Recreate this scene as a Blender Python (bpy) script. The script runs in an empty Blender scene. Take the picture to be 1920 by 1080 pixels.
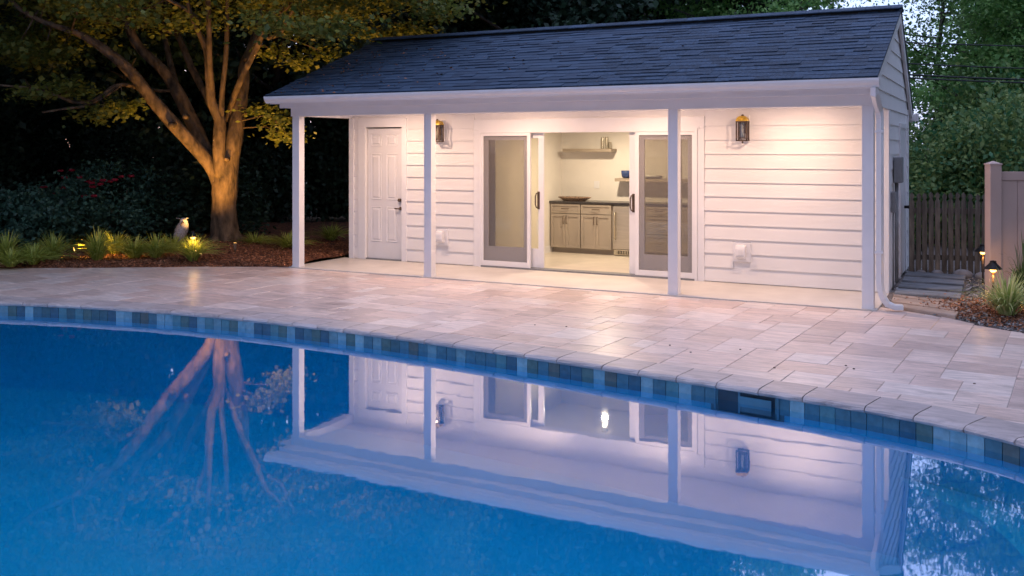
import bpy, bmesh, math, random
import numpy as np
from mathutils import Vector, Matrix
random.seed(7); rng = np.random.default_rng(7)
scene = bpy.context.scene
COL = scene.collection
rad = math.radians

# ------------------------------------------------------------------ camera
F = 1787.0
CAM = (9.127, -10.934, 1.75); YAW = 27.234
R2 = (math.cos(rad(YAW)), math.sin(rad(YAW)))
W2 = (-math.sin(rad(YAW)), math.cos(rad(YAW)))
cd = bpy.data.cameras.new('camera'); cam = bpy.data.objects.new('camera', cd); COL.objects.link(cam)
cam.location = CAM; cam.rotation_euler = (rad(90), 0, rad(YAW))
cd.sensor_width = 36; cd.lens = F/1920*36; cd.shift_y = -(540-275)/1920
cd.clip_start = 0.1; cd.clip_end = 600
scene.camera = cam

# ------------------------------------------------------------------ sky and exposure
SUN_EL, SUN_ROT = rad(5.0), rad(290)
w = bpy.data.worlds.new("World"); scene.world = w; w.use_nodes = True
nt = w.node_tree; nt.nodes.clear()
out = nt.nodes.new('ShaderNodeOutputWorld'); bg = nt.nodes.new('ShaderNodeBackground')
sky = nt.nodes.new('ShaderNodeTexSky'); sky.sky_type = 'NISHITA'; sky.sun_disc = False
sky.sun_elevation = SUN_EL; sky.sun_rotation = SUN_ROT; sky.altitude = 50
sky.air_density = 1.0; sky.dust_density = 1.2; sky.ozone_density = 2.5
tint = nt.nodes.new('ShaderNodeMixRGB'); tint.blend_type = 'MULTIPLY'; tint.inputs[0].default_value = 1
tint.inputs[2].default_value = (1.06, 0.90, 1.03, 1)
nt.links.new(sky.outputs[0], tint.inputs[1]); nt.links.new(tint.outputs[0], bg.inputs[0])
bg.inputs[1].default_value = 0.025
EXPO = 2.7; K = 2**-EXPO            # lamp powers below are written for exposure 0
# thin lavender dusk cloud veil over the whole dome
veil = nt.nodes.new('ShaderNodeBackground'); tcw = nt.nodes.new('ShaderNodeTexCoord'); nsw = nt.nodes.new('ShaderNodeTexNoise')
nsw.inputs['Scale'].default_value = 2.2; nsw.inputs['Detail'].default_value = 5; nt.links.new(tcw.outputs['Generated'], nsw.inputs[0])
crw = nt.nodes.new('ShaderNodeValToRGB'); crw.color_ramp.elements[0].position = .35; crw.color_ramp.elements[1].position = .68
crw.color_ramp.elements[0].color = (.38,.52,.86,1); crw.color_ramp.elements[1].color = (.68,.65,.92,1)
nt.links.new(nsw.outputs[0], crw.inputs[0]); nt.links.new(crw.outputs[0], veil.inputs[0]); veil.inputs[1].default_value = K*1.6
ads = nt.nodes.new('ShaderNodeAddShader'); nt.links.new(bg.outputs[0], ads.inputs[0]); nt.links.new(veil.outputs[0], ads.inputs[1])
nt.links.new(ads.outputs[0], out.inputs[0])
scene.view_settings.view_transform = 'Standard'; scene.view_settings.look = 'None'
scene.view_settings.exposure = EXPO; scene.view_settings.gamma = 1
scene.view_settings.use_curve_mapping = False
try:
    scene.cycles.transparent_max_bounces = 16; scene.cycles.max_bounces = 8; scene.cycles.sample_clamp_indirect = 6
except Exception: pass

def at(x, y, k):                       # the place seen at photo pixel x,y, k metres ahead
    a = (x-960)/F*k; h = (275-y)/F*k
    return (CAM[0]+a*R2[0]+k*W2[0], CAM[1]+a*R2[1]+k*W2[1], CAM[2]+h)

# ------------------------------------------------------------------ materials
def newmat(name):
    m = bpy.data.materials.new(name); m.use_nodes = True
    b = m.node_tree.nodes['Principled BSDF']; return m, m.node_tree, b
def mat(name, col, rough=.6, var=.12, scale=6, bump=0., bscale=80, metal=0., objr=0., stretch=(1,1,1), col2=None, detail=4, bdist=.01):
    m, t, b = newmat(name); N = t.nodes; L = t.links
    geo = N.new('ShaderNodeNewGeometry'); mp = N.new('ShaderNodeMapping'); mp.inputs['Scale'].default_value = stretch
    L.new(geo.outputs['Position'], mp.inputs[0])
    no = N.new('ShaderNodeTexNoise'); no.inputs['Scale'].default_value = scale; no.inputs['Detail'].default_value = detail
    L.new(mp.outputs[0], no.inputs[0])
    cr = N.new('ShaderNodeValToRGB'); c2 = col2 or tuple(c*(1-var*2) for c in col); c1 = col if col2 else tuple(min(1, c*(1+var)) for c in col)
    cr.color_ramp.elements[0].position = .3; cr.color_ramp.elements[1].position = .7
    cr.color_ramp.elements[0].color = (*c2, 1); cr.color_ramp.elements[1].color = (*c1, 1)
    L.new(no.outputs[0], cr.inputs[0]); last = cr.outputs[0]
    if objr:
        oi = N.new('ShaderNodeObjectInfo'); mr = N.new('ShaderNodeMapRange')
        mr.inputs['To Min'].default_value = 1-objr; mr.inputs['To Max'].default_value = 1+objr
        L.new(oi.outputs['Random'], mr.inputs[0])
        mx = N.new('ShaderNodeVectorMath'); mx.operation = 'SCALE'; L.new(last, mx.inputs[0]); L.new(mr.outputs[0], mx.inputs['Scale']); last = mx.outputs[0]
    L.new(last, b.inputs['Base Color']); b.inputs['Roughness'].default_value = rough; b.inputs['Metallic'].default_value = metal
    if bump:
        n2 = N.new('ShaderNodeTexNoise'); n2.inputs['Scale'].default_value = bscale; n2.inputs['Detail'].default_value = 5
        L.new(mp.outputs[0], n2.inputs[0])
        bp = N.new('ShaderNodeBump'); bp.inputs['Strength'].default_value = bump; bp.inputs['Distance'].default_value = bdist
        L.new(n2.outputs[0], bp.inputs['Height']); L.new(bp.outputs[0], b.inputs['Normal'])
    return m
def leafmat(name, ca, cb, trans=.25, rough=.55):
    m, t, b = newmat(name); N = t.nodes; L = t.links
    geo = N.new('ShaderNodeNewGeometry'); cr = N.new('ShaderNodeValToRGB')
    cr.color_ramp.elements[0].color = (*ca, 1); cr.color_ramp.elements[1].color = (*cb, 1)
    L.new(geo.outputs['Random Per Island'], cr.inputs[0]); L.new(cr.outputs[0], b.inputs['Base Color'])
    b.inputs['Roughness'].default_value = rough
    tr = N.new('ShaderNodeBsdfTranslucent'); L.new(cr.outputs[0], tr.inputs[0])
    mx = N.new('ShaderNodeMixShader'); mx.inputs[0].default_value = trans
    L.new(b.outputs[0], mx.inputs[1]); L.new(tr.outputs[0], mx.inputs[2]); L.new(mx.outputs[0], N['Material Output'].inputs[0])
    return m
def emis(name, col, s):
    m, t, b = newmat(name); b.inputs['Base Color'].default_value = (*col, 1)
    b.inputs['Emission Color'].default_value = (*col, 1); b.inputs['Emission Strength'].default_value = s*K
    return m
def seethru(name, tcol, fac, gloss_rough=.02, base=None, ior=None):
    # transparent sheet mixed with a glossy coat (glass) or with a diffuse thread (insect mesh)
    m, t, b = newmat(name); N = t.nodes; L = t.links; N.remove(b)
    tr = N.new('ShaderNodeBsdfTransparent'); tr.inputs[0].default_value = (*tcol, 1)
    if base: g = N.new('ShaderNodeBsdfDiffuse'); g.inputs[0].default_value = (*base, 1)
    else: g = N.new('ShaderNodeBsdfGlossy'); g.inputs['Roughness'].default_value = gloss_rough
    mx = N.new('ShaderNodeMixShader')
    if ior:
        fr = N.new('ShaderNodeFresnel'); fr.inputs[0].default_value = ior; L.new(fr.outputs[0], mx.inputs[0])
    else: mx.inputs[0].default_value = fac
    L.new(tr.outputs[0], mx.inputs[1]); L.new(g.outputs[0], mx.inputs[2]); L.new(mx.outputs[0], N['Material Output'].inputs[0])
    return m

M = {}
KL = K*1.5
M['white'] = mat('white_paint', (.80,.78,.77), .5, .02, 3, .08, 90)
M['siding'] = mat('siding_paint', (.80,.78,.77), .55, .02, 4, .06, 90, objr=.02, stretch=(.3,1,1))
M['trim'] = mat('vinyl_trim', (.80,.79,.80), .38, .02, 3)
M['gutter'] = mat('gutter_metal', (.80,.79,.79), .3, .02, 5)
M['door'] = mat('door_paint', (.74,.73,.74), .4, .02, 3)
M['slab'] = mat('concrete_slab', (.62,.58,.53), .55, .06, 2.5, .25, 60)
M['shingle'] = mat('asphalt_shingle', (.038,.070,.118), .8, .25, 30, .6, 300, objr=.30)
M['roofdark'] = mat('roof_felt', (.03,.033,.04), .85, .2, 20)
M['black'] = mat('black_metal', (.02,.018,.017), .4, .1, 20, metal=.6)
M['bronze'] = mat('dark_bronze', (.13,.085,.06), .45, .2, 20, metal=.4)
M['brass'] = mat('brass', (.85,.52,.07), .35, .25, 25, metal=.5)
M['greybox'] = mat('grey_box', (.22,.23,.24), .5, .1, 10)
M['iwall'] = mat('interior_paint', (.78,.74,.68), .6, .02, 3)
M['ifloor'] = mat('interior_tile', (.66,.60,.52), .3, .05, 4)
M['cab'] = mat('cabinet_greige', (.36,.31,.26), .5, .04, 3, .05, 60)
M['counter'] = mat('dark_counter', (.05,.045,.05), .25, .3, 40)
M['steel'] = mat('stainless', (.55,.50,.44), .35, .05, 3, metal=.75, stretch=(1,1,12))
M['shelfwood'] = mat('shelf_wood', (.34,.28,.22), .5, .12, 5, stretch=(1,12,12))
M['wicker'] = mat('wicker', (.30,.20,.14), .7, .5, 60, .6, 90)
M['bluebowl'] = mat('blue_glaze', (.04,.07,.20), .25, .15, 20)
M['silver'] = mat('canister_steel', (.6,.55,.45), .25, .1, 10, metal=.9)
M['glass'] = seethru('glass', (.96,.95,.90), 0, .01, ior=1.5)
M['screen'] = seethru('insect_screen', (1,1,1), .30, base=(.20,.18,.17))
M['lampglass'] = seethru('lantern_glass', (.97,.97,.95), 0, .02, ior=1.45)
M['candle'] = mat('candle_sleeve', (.8,.75,.6), .5, .02)
M['warm'] = emis('warm_lamp', (1,.50,.12), 7)
M['warm_hot'] = emis('ceiling_lamp_glow', (1,.78,.5), 9)
M['can'] = emis('recessed_lamp_glow', (1,.75,.48), 12)
M['mulch'] = mat('mulch', (.20,.07,.03), .9, .5, 14, .8, 60, objr=0)
M['mulchchip'] = leafmat('mulch_chip', (.09,.03,.012), (.50,.22,.11), .0, .85)
M['gravelchip'] = leafmat('gravel_stone', (.10,.11,.12), (.48,.46,.44), .0, .7)
M['gravelbed'] = mat('gravel_soil', (.20,.17,.15), .9, .4, 30, .8, 60)
M['lawn'] = mat('lawn_ground', (.035,.055,.02), .95, .4, 3, .6, 40)
M['paverbed'] = mat('joint_sand', (.50,.42,.37), .9, .2, 40)
M['path'] = mat('flagstone', (.42,.33,.27), .7, .15, 5, .4, 60, objr=.1)
M['timber'] = mat('grey_timber', (.20,.22,.24), .75, .25, 6, .4, 50, stretch=(.4,3,3), objr=.12)
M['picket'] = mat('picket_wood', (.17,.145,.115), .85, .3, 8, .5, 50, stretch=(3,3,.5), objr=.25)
M['picketdark'] = mat('dark_picket_wood', (.05,.055,.055), .85, .3, 8, .5, 50, stretch=(3,3,.5), objr=.3)  # picket wood darkened so its colour carries the shade on the rear fence
M['vinylfence'] = mat('tan_vinyl', (.56,.41,.35), .45, .03, 3)
M['stone'] = mat('field_stone', (.28,.27,.27), .8, .2, 10, .5, 40)
M['bark'] = mat('maple_bark', (.14,.09,.05), .85, .40, 9, 1.0, 14, stretch=(1,1,.4), bdist=.035)
M['barkdark'] = mat('dark_bark', (.10,.085,.07), .9, .35, 7, .8, 30, stretch=(1,1,.3))
M['maple'] = leafmat('maple_leaf', (.08,.12,.02), (.24,.24,.04), .4)
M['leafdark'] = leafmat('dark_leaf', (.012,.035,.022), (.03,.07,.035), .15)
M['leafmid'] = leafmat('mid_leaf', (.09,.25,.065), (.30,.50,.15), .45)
M['leaffine'] = leafmat('fine_leaf', (.10,.20,.07), (.25,.38,.14), .35)
M['hedge'] = leafmat('hedge_leaf', (.06,.21,.09), (.34,.42,.13), .4)
M['rose'] = leafmat('rose_leaf', (.03,.09,.065), (.08,.19,.13), .2)
M['bloom'] = leafmat('rose_bloom', (.32,.01,.03), (.5,.03,.06), .2)
M['blade'] = leafmat('liriope_blade', (.22,.31,.05), (.58,.62,.14), .3, .4)
M['bladevar'] = leafmat('variegated_blade', (.25,.38,.08), (.85,.82,.42), .3, .4)
M['bladedark'] = leafmat('tall_blade', (.05,.11,.03), (.15,.20,.06), .3, .4)
M['statue'] = mat('whitewashed_metal', (.38,.37,.40), .5, .3, 60, .5, 120)
M['cable'] = mat('cable_rubber', (.02,.022,.025), .6, .1)
M['plaster'] = mat('pool_plaster', (.001,.58,.87), .6, .035, 1.2, .2, 60, col2=None)
M['skimdark'] = mat('skimmer_throat', (.02,.06,.10), .5, .2)  # dark colour stands in for the shade inside the skimmer opening
M['flap'] = mat('skimmer_weir', (.06,.20,.30), .4, .1)

# travertine
def travertine(name, tones, rough):
    m, t, b = newmat(name); N = t.nodes; L = t.links
    geo = N.new('ShaderNodeNewGeometry'); oi = N.new('ShaderNodeObjectInfo')
    cr = N.new('ShaderNodeValToRGB'); e = cr.color_ramp
    for i, c in enumerate(tones):
        p = i/(len(tones)-1)
        el = e.elements[0] if i == 0 else (e.elements[-1] if i == len(tones)-1 else e.elements.new(p))
        el.position = p; el.color = (*c, 1)
    L.new(oi.outputs['Random'], cr.inputs[0])
    off = N.new('ShaderNodeVectorMath'); off.operation = 'SCALE'; off.inputs[0].default_value = (37, 19, 5); L.new(oi.outputs['Random'], off.inputs['Scale'])
    ad = N.new('ShaderNodeVectorMath'); L.new(geo.outputs['Position'], ad.inputs[0]); L.new(off.outputs[0], ad.inputs[1])
    mp = N.new('ShaderNodeMapping'); mp.inputs['Scale'].default_value = (1, 4.5, 1); L.new(ad.outputs[0], mp.inputs[0])
    no = N.new('ShaderNodeTexNoise'); no.inputs['Scale'].default_value = 3.2; no.inputs['Detail'].default_value = 8; no.inputs['Roughness'].default_value = .65
    no.inputs['Distortion'].default_value = 1.2
    L.new(mp.outputs[0], no.inputs[0])
    mr = N.new('ShaderNodeMapRange'); mr.inputs['From Min'].default_value = .3; mr.inputs['From Max'].default_value = .7
    mr.inputs['To Min'].default_value = .60; mr.inputs['To Max'].default_value = 1.12; L.new(no.outputs[0], mr.inputs[0])
    mx = N.new('ShaderNodeVectorMath'); mx.operation = 'SCALE'; L.new(cr.outputs[0], mx.inputs[0]); L.new(mr.outputs[0], mx.inputs['Scale'])
    # small open pits
    vo = N.new('ShaderNodeTexNoise'); vo.inputs['Scale'].default_value = 55; vo.inputs['Detail'].default_value = 2; L.new(mp.outputs[0], vo.inputs[0])
    pr = N.new('ShaderNodeMapRange'); pr.inputs['From Min'].default_value = .68; pr.inputs['From Max'].default_value = .74
    pr.inputs['To Min'].default_value = 1; pr.inputs['To Max'].default_value = .55; L.new(vo.outputs[0], pr.inputs[0])
    m2 = N.new('ShaderNodeVectorMath'); m2.operation = 'SCALE'; L.new(mx.outputs[0], m2.inputs[0]); L.new(pr.outputs[0], m2.inputs['Scale'])
    L.new(m2.outputs[0], b.inputs['Base Color'])
    rr = N.new('ShaderNodeMapRange'); rr.inputs['To Min'].default_value = rough-.1; rr.inputs['To Max'].default_value = rough+.15; L.new(no.outputs[0], rr.inputs[0])
    L.new(rr.outputs[0], b.inputs['Roughness'])
    bp = N.new('ShaderNodeBump'); bp.inputs['Strength'].default_value = .25; bp.inputs['Distance'].default_value = .006; L.new(no.outputs[0], bp.inputs['Height']); L.new(bp.outputs[0], b.inputs['Normal'])
    return m
M['paver'] = travertine('travertine', [(.76,.56,.47), (.86,.70,.62), (.80,.61,.53), (.90,.78,.71), (.66,.51,.45), (.84,.67,.58)], .30)
M['coping'] = travertine('travertine_coping', [(.52,.44,.42), (.60,.52,.49), (.50,.43,.42), (.62,.54,.52)], .42)

def tilemat():
    m, t, b = newmat('glazed_tile'); N = t.nodes; L = t.links
    oi = N.new('ShaderNodeObjectInfo'); cr = N.new('ShaderNodeValToRGB'); e = cr.color_ramp; e.interpolation = 'CONSTANT'
    cs = [(a*.62,b*.92,c*1.02) for a,b,c in [(.10,.20,.25), (.30,.42,.48), (.07,.15,.18), (.38,.46,.50), (.16,.15,.14), (.14,.27,.30), (.24,.34,.38), (.06,.14,.20), (.13,.19,.18), (.42,.52,.56), (.09,.20,.26)]]
    for i, c in enumerate(cs):
        p = i/len(cs); el = e.elements[0] if i == 0 else (e.elements[1] if i == 1 else e.elements.new(p))
        el.position = p; el.color = (*c, 1)
    L.new(oi.outputs['Random'], cr.inputs[0])
    geo = N.new('ShaderNodeNewGeometry'); no = N.new('ShaderNodeTexNoise'); no.inputs['Scale'].default_value = 22; no.inputs['Detail'].default_value = 5; L.new(geo.outputs['Position'], no.inputs[0])
    mr = N.new('ShaderNodeMapRange'); mr.inputs['To Min'].default_value = .6; mr.inputs['To Max'].default_value = 1.4; L.new(no.outputs[0], mr.inputs[0])
    mx = N.new('ShaderNodeVectorMath'); mx.operation = 'SCALE'; L.new(cr.outputs[0], mx.inputs[0]); L.new(mr.outputs[0], mx.inputs['Scale'])
    L.new(mx.outputs[0], b.inputs['Base Color']); b.inputs['Roughness'].default_value = .3
    bp = N.new('ShaderNodeBump'); bp.inputs['Strength'].default_value = .3; bp.inputs['Distance'].default_value = .01; L.new(no.outputs[0], bp.inputs['Height']); L.new(bp.outputs[0], b.inputs['Normal'])
    return m
M['tile'] = tilemat()

def watermat():
    m, t, b = newmat('pool_water'); N = t.nodes; L = t.links; N.remove(b)
    tr = N.new('ShaderNodeBsdfTransparent'); tr.inputs[0].default_value = (.45, .93, 1.0, 1)
    g = N.new('ShaderNodeBsdfGlossy'); g.inputs['Roughness'].default_value = .022; g.inputs[0].default_value = (.90,.95,1,1)
    geo = N.new('ShaderNodeNewGeometry'); no = N.new('ShaderNodeTexNoise'); no.inputs['Scale'].default_value = 3.0; no.inputs['Detail'].default_value = 3
    L.new(geo.outputs['Position'], no.inputs[0])
    bp = N.new('ShaderNodeBump'); bp.inputs['Strength'].default_value = .25; bp.inputs['Distance'].default_value = .002
    L.new(no.outputs[0], bp.inputs['Height']); L.new(bp.outputs[0], g.inputs['Normal'])
    # Schlick reflectance that is the same from above and from below
    dt = N.new('ShaderNodeVectorMath'); dt.operation = 'DOT_PRODUCT'; L.new(geo.outputs['Incoming'], dt.inputs[0]); L.new(geo.outputs['Normal'], dt.inputs[1])
    def mth(op, a, b=None):
        q = N.new('ShaderNodeMath'); q.operation = op
        if hasattr(a, 'links'): L.new(a, q.inputs[0])
        else: q.inputs[0].default_value = a
        if b is not None:
            if hasattr(b, 'links'): L.new(b, q.inputs[1])
            else: q.inputs[1].default_value = b
        return q.outputs[0]
    ab = mth('ABSOLUTE', dt.outputs['Value']); pw = mth('POWER', mth('SUBTRACT', 1.0, ab), 4.0)
    fac = mth('ADD', mth('MULTIPLY', pw, .80), .29)
    mx = N.new('ShaderNodeMixShader'); L.new(fac, mx.inputs[0]); L.new(tr.outputs[0], mx.inputs[1]); L.new(g.outputs[0], mx.inputs[2])
    L.new(mx.outputs[0], N['Material Output'].inputs[0])
    return m
M['water'] = watermat()

# ------------------------------------------------------------------ builders
ORI = {}
def tag(o, label=None, cat=None, group=None, kind=None):
    if label: o['label'] = label
    if cat: o['category'] = cat
    if group: o['group'] = group
    if kind: o['kind'] = kind
    return o
def empty(name, loc, label=None, cat=None, group=None, kind=None):
    o = bpy.data.objects.new(name, None); o.empty_display_size = .1; COL.objects.link(o); o.location = loc
    ORI[o.name] = Vector(loc); return tag(o, label, cat, group, kind)
def link(name, me, parent=None, loc=None, rot=None):
    o = bpy.data.objects.new(name, me); COL.objects.link(o)
    if parent is not None:
        o.parent = parent
        if loc is not None: o.location = Vector(loc) - ORI[parent.name]
        ORI[o.name] = Vector(ORI[parent.name])
    else:
        o.location = loc or (0,0,0); ORI[o.name] = Vector(o.location)
    if rot is not None: o.rotation_euler = rot
    return o
def clone(root, loc, rz=0., label=None, group=None, scale=None):
    r = root.copy(); COL.objects.link(r); r.location = loc; r.rotation_euler = (0,0,rz)
    if scale: r.scale = scale if not isinstance(scale, (int, float)) else (scale,)*3
    for ch in list(root.children):
        c = ch.copy(); COL.objects.link(c); c.parent = r
        for g2 in list(ch.children):
            d = g2.copy(); COL.objects.link(d); d.parent = c
    if label: r['label'] = label
    if group: r['group'] = group
    return r
class MB:
    def __init__(s): s.v = []; s.f = []
    def add(s, vs, fs):
        n = len(s.v); s.v += [tuple(p) for p in vs]; s.f += [tuple(n+i for i in f) for f in fs]; return s
    def box(s, x0, x1, y0, y1, z0, z1):
        return s.add([(x0,y0,z0),(x1,y0,z0),(x1,y1,z0),(x0,y1,z0),(x0,y0,z1),(x1,y0,z1),(x1,y1,z1),(x0,y1,z1)],
                     [(0,3,2,1),(4,5,6,7),(0,1,5,4),(1,2,6,5),(2,3,7,6),(3,0,4,7)])
    def prism(s, poly, fn, a, b):          # 2D polygon swept between a and b through fn(u,v,w)
        n = len(poly); vs = [fn(u, v, a) for u, v in poly] + [fn(u, v, b) for u, v in poly]
        fs = [tuple(range(n-1, -1, -1)), tuple(range(n, 2*n))] + [(i, (i+1) % n, n+(i+1) % n, n+i) for i in range(n)]
        return s.add(vs, fs)
    def tube(s, pts, rs, n=8, jit=0):
        pts = [Vector(p) for p in pts]; vs = []; fs = []
        if isinstance(rs, (int, float)): rs = [rs]*len(pts)
        up = Vector((0.3, .2, 1)).normalized()
        prev = None
        for i, p in enumerate(pts):
            d = (pts[min(i+1, len(pts)-1)]-pts[max(i-1, 0)]).normalized()
            if prev is None:
                a = d.cross(Vector((1,.1,.05))); 
                if a.length < .1: a = d.cross(Vector((0,1,0)))
            else: a = prev - d*prev.dot(d)
            a.normalize(); prev = a; b = d.cross(a)
            for k in range(n):
                t = 2*math.pi*k/n; r = rs[i]*(1+(random.uniform(-jit, jit) if jit else 0))
                vs.append(p+a*math.cos(t)*r+b*math.sin(t)*r)
        for i in range(len(pts)-1):
            for k in range(n):
                fs.append((i*n+k, i*n+(k+1) % n, (i+1)*n+(k+1) % n, (i+1)*n+k))
        fs.append(tuple(range(n-1, -1, -1))); fs.append(tuple((len(pts)-1)*n+k for k in range(n)))
        return s.add(vs, fs)
    def lathe(s, prof, c, n=16):
        vs = []; fs = []; m = len(prof)
        for r, z in prof:
            for k in range(n):
                t = 2*math.pi*k/n; vs.append((c[0]+r*math.cos(t), c[1]+r*math.sin(t), c[2]+z))
        for i in range(m-1):
            for k in range(n): fs.append((i*n+k, i*n+(k+1) % n, (i+1)*n+(k+1) % n, (i+1)*n+k))
        fs.append(tuple(range(n-1, -1, -1))); fs.append(tuple((m-1)*n+k for k in range(n)))
        return s.add(vs, fs)
    def ell(s, c, r, n=12, m=8, rot=None):
        vs = []; fs = []
        for i in range(m+1):
            a = math.pi*i/m
            for k in range(n):
                t = 2*math.pi*k/n; p = Vector((r[0]*math.sin(a)*math.cos(t), r[1]*math.sin(a)*math.sin(t), r[2]*math.cos(a)))
                if rot: p = rot @ p
                vs.append(Vector(c)+p)
        for i in range(m):
            for k in range(n): fs.append((i*n+k, (i+1)*n+k, (i+1)*n+(k+1) % n, i*n+(k+1) % n))
        return s.add(vs, fs)
    def mesh(s, name, m, origin=(0,0,0)):
        me = bpy.data.meshes.new(name); o = Vector(origin)
        me.from_pydata([tuple(Vector(p)-o) for p in s.v], [], s.f); me.materials.append(m)
        bm = bmesh.new(); bm.from_mesh(me); bmesh.ops.recalc_face_normals(bm, faces=bm.faces); bm.to_mesh(me); bm.free()
        return me
    def build(s, name, m, parent=None, smooth=False, bevel=0, origin=None):
        og = ORI[parent.name] if parent is not None else Vector(origin or (0,0,0))
        me = s.mesh(name, m, og)
        if smooth:
            me.polygons.foreach_set('use_smooth', [True]*len(me.polygons))
        o = bpy.data.objects.new(name, me); COL.objects.link(o)
        if parent is not None: o.parent = parent
        else: o.location = og
        ORI[o.name] = Vector(og)
        if bevel:
            b = o.modifiers.new('bevel', 'BEVEL'); b.width = bevel; b.segments = 2; b.limit_method = 'ANGLE'
        return o
def B(*a): return MB().box(*a)

def npmesh(name, verts, faces4, m, smooth=False):
    me = bpy.data.meshes.new(name); nv = len(verts); nf = len(faces4); k = faces4.shape[1]
    me.vertices.add(nv); me.vertices.foreach_set('co', np.asarray(verts, np.float32).ravel())
    me.loops.add(nf*k); me.loops.foreach_set('vertex_index', np.asarray(faces4, np.int32).ravel())
    me.polygons.add(nf); me.polygons.foreach_set('loop_start', np.arange(nf, dtype=np.int32)*k)
    try: me.polygons.foreach_set('loop_total', np.full(nf, k, np.int32))
    except Exception: pass
    me.update(); me.validate(); me.materials.append(m); return me
def leaves(centres, size, upbias=.0, aspect=.55, rg=rng):
    # folded diamond leaves round the given centres
    n = len(centres); c = np.asarray(centres)
    d = rg.normal(size=(n,3)); d[:,2] *= (1-upbias); d /= np.linalg.norm(d, axis=1)[:,None]
    u = rg.normal(size=(n,3)); u[:,2] += upbias*3
    sd = np.cross(d, u); sd /= (np.linalg.norm(sd, axis=1)[:,None]+1e-9)
    nr = np.cross(sd, d)
    L = size*rg.uniform(.6, 1.35, n)[:,None]; Wd = L*aspect*.5
    p0 = c-d*L*.5; p2 = c+d*L*.5; mid = c+nr*L*.08
    V = np.stack([p0, mid-sd*Wd, p2, mid+sd*Wd], 1).reshape(-1,3)
    Fc = np.arange(n*4).reshape(n,4)
    return V, Fc

def catmull(P, sub, closed=True):
    out = []; n = len(P)
    for i in range(n if closed else n-1):
        p0 = P[(i-1) % n] if closed or i > 0 else P[0]; p1 = P[i]; p2 = P[(i+1) % n]; p3 = P[(i+2) % n] if closed or i+2 < n else P[-1]
        for j in range(sub):
            t = j/sub
            out.append(tuple(.5*((2*p1[a])+(-p0[a]+p2[a])*t+(2*p0[a]-5*p1[a]+4*p2[a]-p3[a])*t*t+(-p0[a]+3*p1[a]-3*p2[a]+p3[a])*t**3) for a in range(len(p1))))
    if not closed: out.append(tuple(P[-1]))
    return out

# ------------------------------------------------------------------ pool and deck
POOL = [(-1.05,-3.94),(-0.04,-3.67),(1.0,-3.50),(2.0,-3.42),(2.9,-3.42),(3.8,-3.46),(4.7,-3.54),(5.5,-3.63),(6.2,-3.73),(6.88,-3.83),
        (7.5,-3.92),(8.1,-4.02),(8.6,-4.14),(8.95,-4.27),(9.24,-4.42),(9.55,-4.75),(9.8,-5.3),(9.95,-6.1),(9.85,-7.1),(9.3,-8.0),(8.2,-8.8),
        (6.5,-9.5),(4,-10.3),(1,-10.9),(-2,-10.5),(-4,-9.2),(-4.8,-7.2),(-4.1,-5.5),(-2.6,-4.5)]
oc = catmull(POOL, 16)
# resample by arc length
def resample(c, step):
    pts = [Vector(p) for p in c]; pts.append(pts[0]); seg = [0]
    for a, b in zip(pts, pts[1:]): seg.append(seg[-1]+(b-a).length)
    n = round(seg[-1]/step); res = []; j = 0
    for i in range(n):
        d = seg[-1]*i/n
        while seg[j+1] < d: j += 1
        t = (d-seg[j])/(seg[j+1]-seg[j]); res.append(pts[j].lerp(pts[j+1], t))
    return res
OUT = resample(oc, .1085)                       # one point per waterline tile
NT = len(OUT)
def normals(P):
    n = len(P); r = []
    for i in range(n):
        d = (P[(i+1) % n]-P[(i-1) % n]).normalized(); r.append(Vector((-d.y, d.x)))   # outline runs clockwise: this points outward
    return r
NRM = normals(OUT)
cen = Vector((3, -7))
if (OUT[5]-cen).dot(NRM[5]) < 0: NRM = [-n for n in NRM]
def ring(off): return [p+n*off for p, n in zip(OUT, NRM)]
def bridge(mb, A, za, Bq, zb):
    n = len(A); mb.add([(p.x, p.y, za) for p in A]+[(p.x, p.y, zb) for p in Bq], [(i, (i+1) % n, n+(i+1) % n, n+i) for i in range(n)])
ZD = -.015; ZW = -.14
# terrain ring out to the horizon
g = MB(); r6 = ring(.28); far = [Vector((cen.x+(p-cen).normalized().x*160, cen.y+(p-cen).normalized().y*160)) for p in OUT]
mid = [Vector((cen.x+(p-cen).normalized().x*14, cen.y+(p-cen).normalized().y*14)) for p in OUT]
bridge(g, r6, -.075, mid, -.075); bridge(g, mid, -.075, far, -.075)
tag(g.build('lawn_ground', M['lawn']), kind='structure')
pool = empty('pool', (0,0,0), kind='structure')
sh = MB(); bridge(sh, ring(.02), -.055, ring(.02), -1.0); bridge(sh, ring(.02), -1.0, ring(-.25), -1.3); bridge(sh, ring(-.25), -1.3, ring(-.9), -1.42)
n = len(OUT); rr = ring(-.9); sh.add([(p.x, p.y, -1.42) for p in rr], [tuple(range(n))])
sh.build('pool_shell', M['plaster'], pool)
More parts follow.
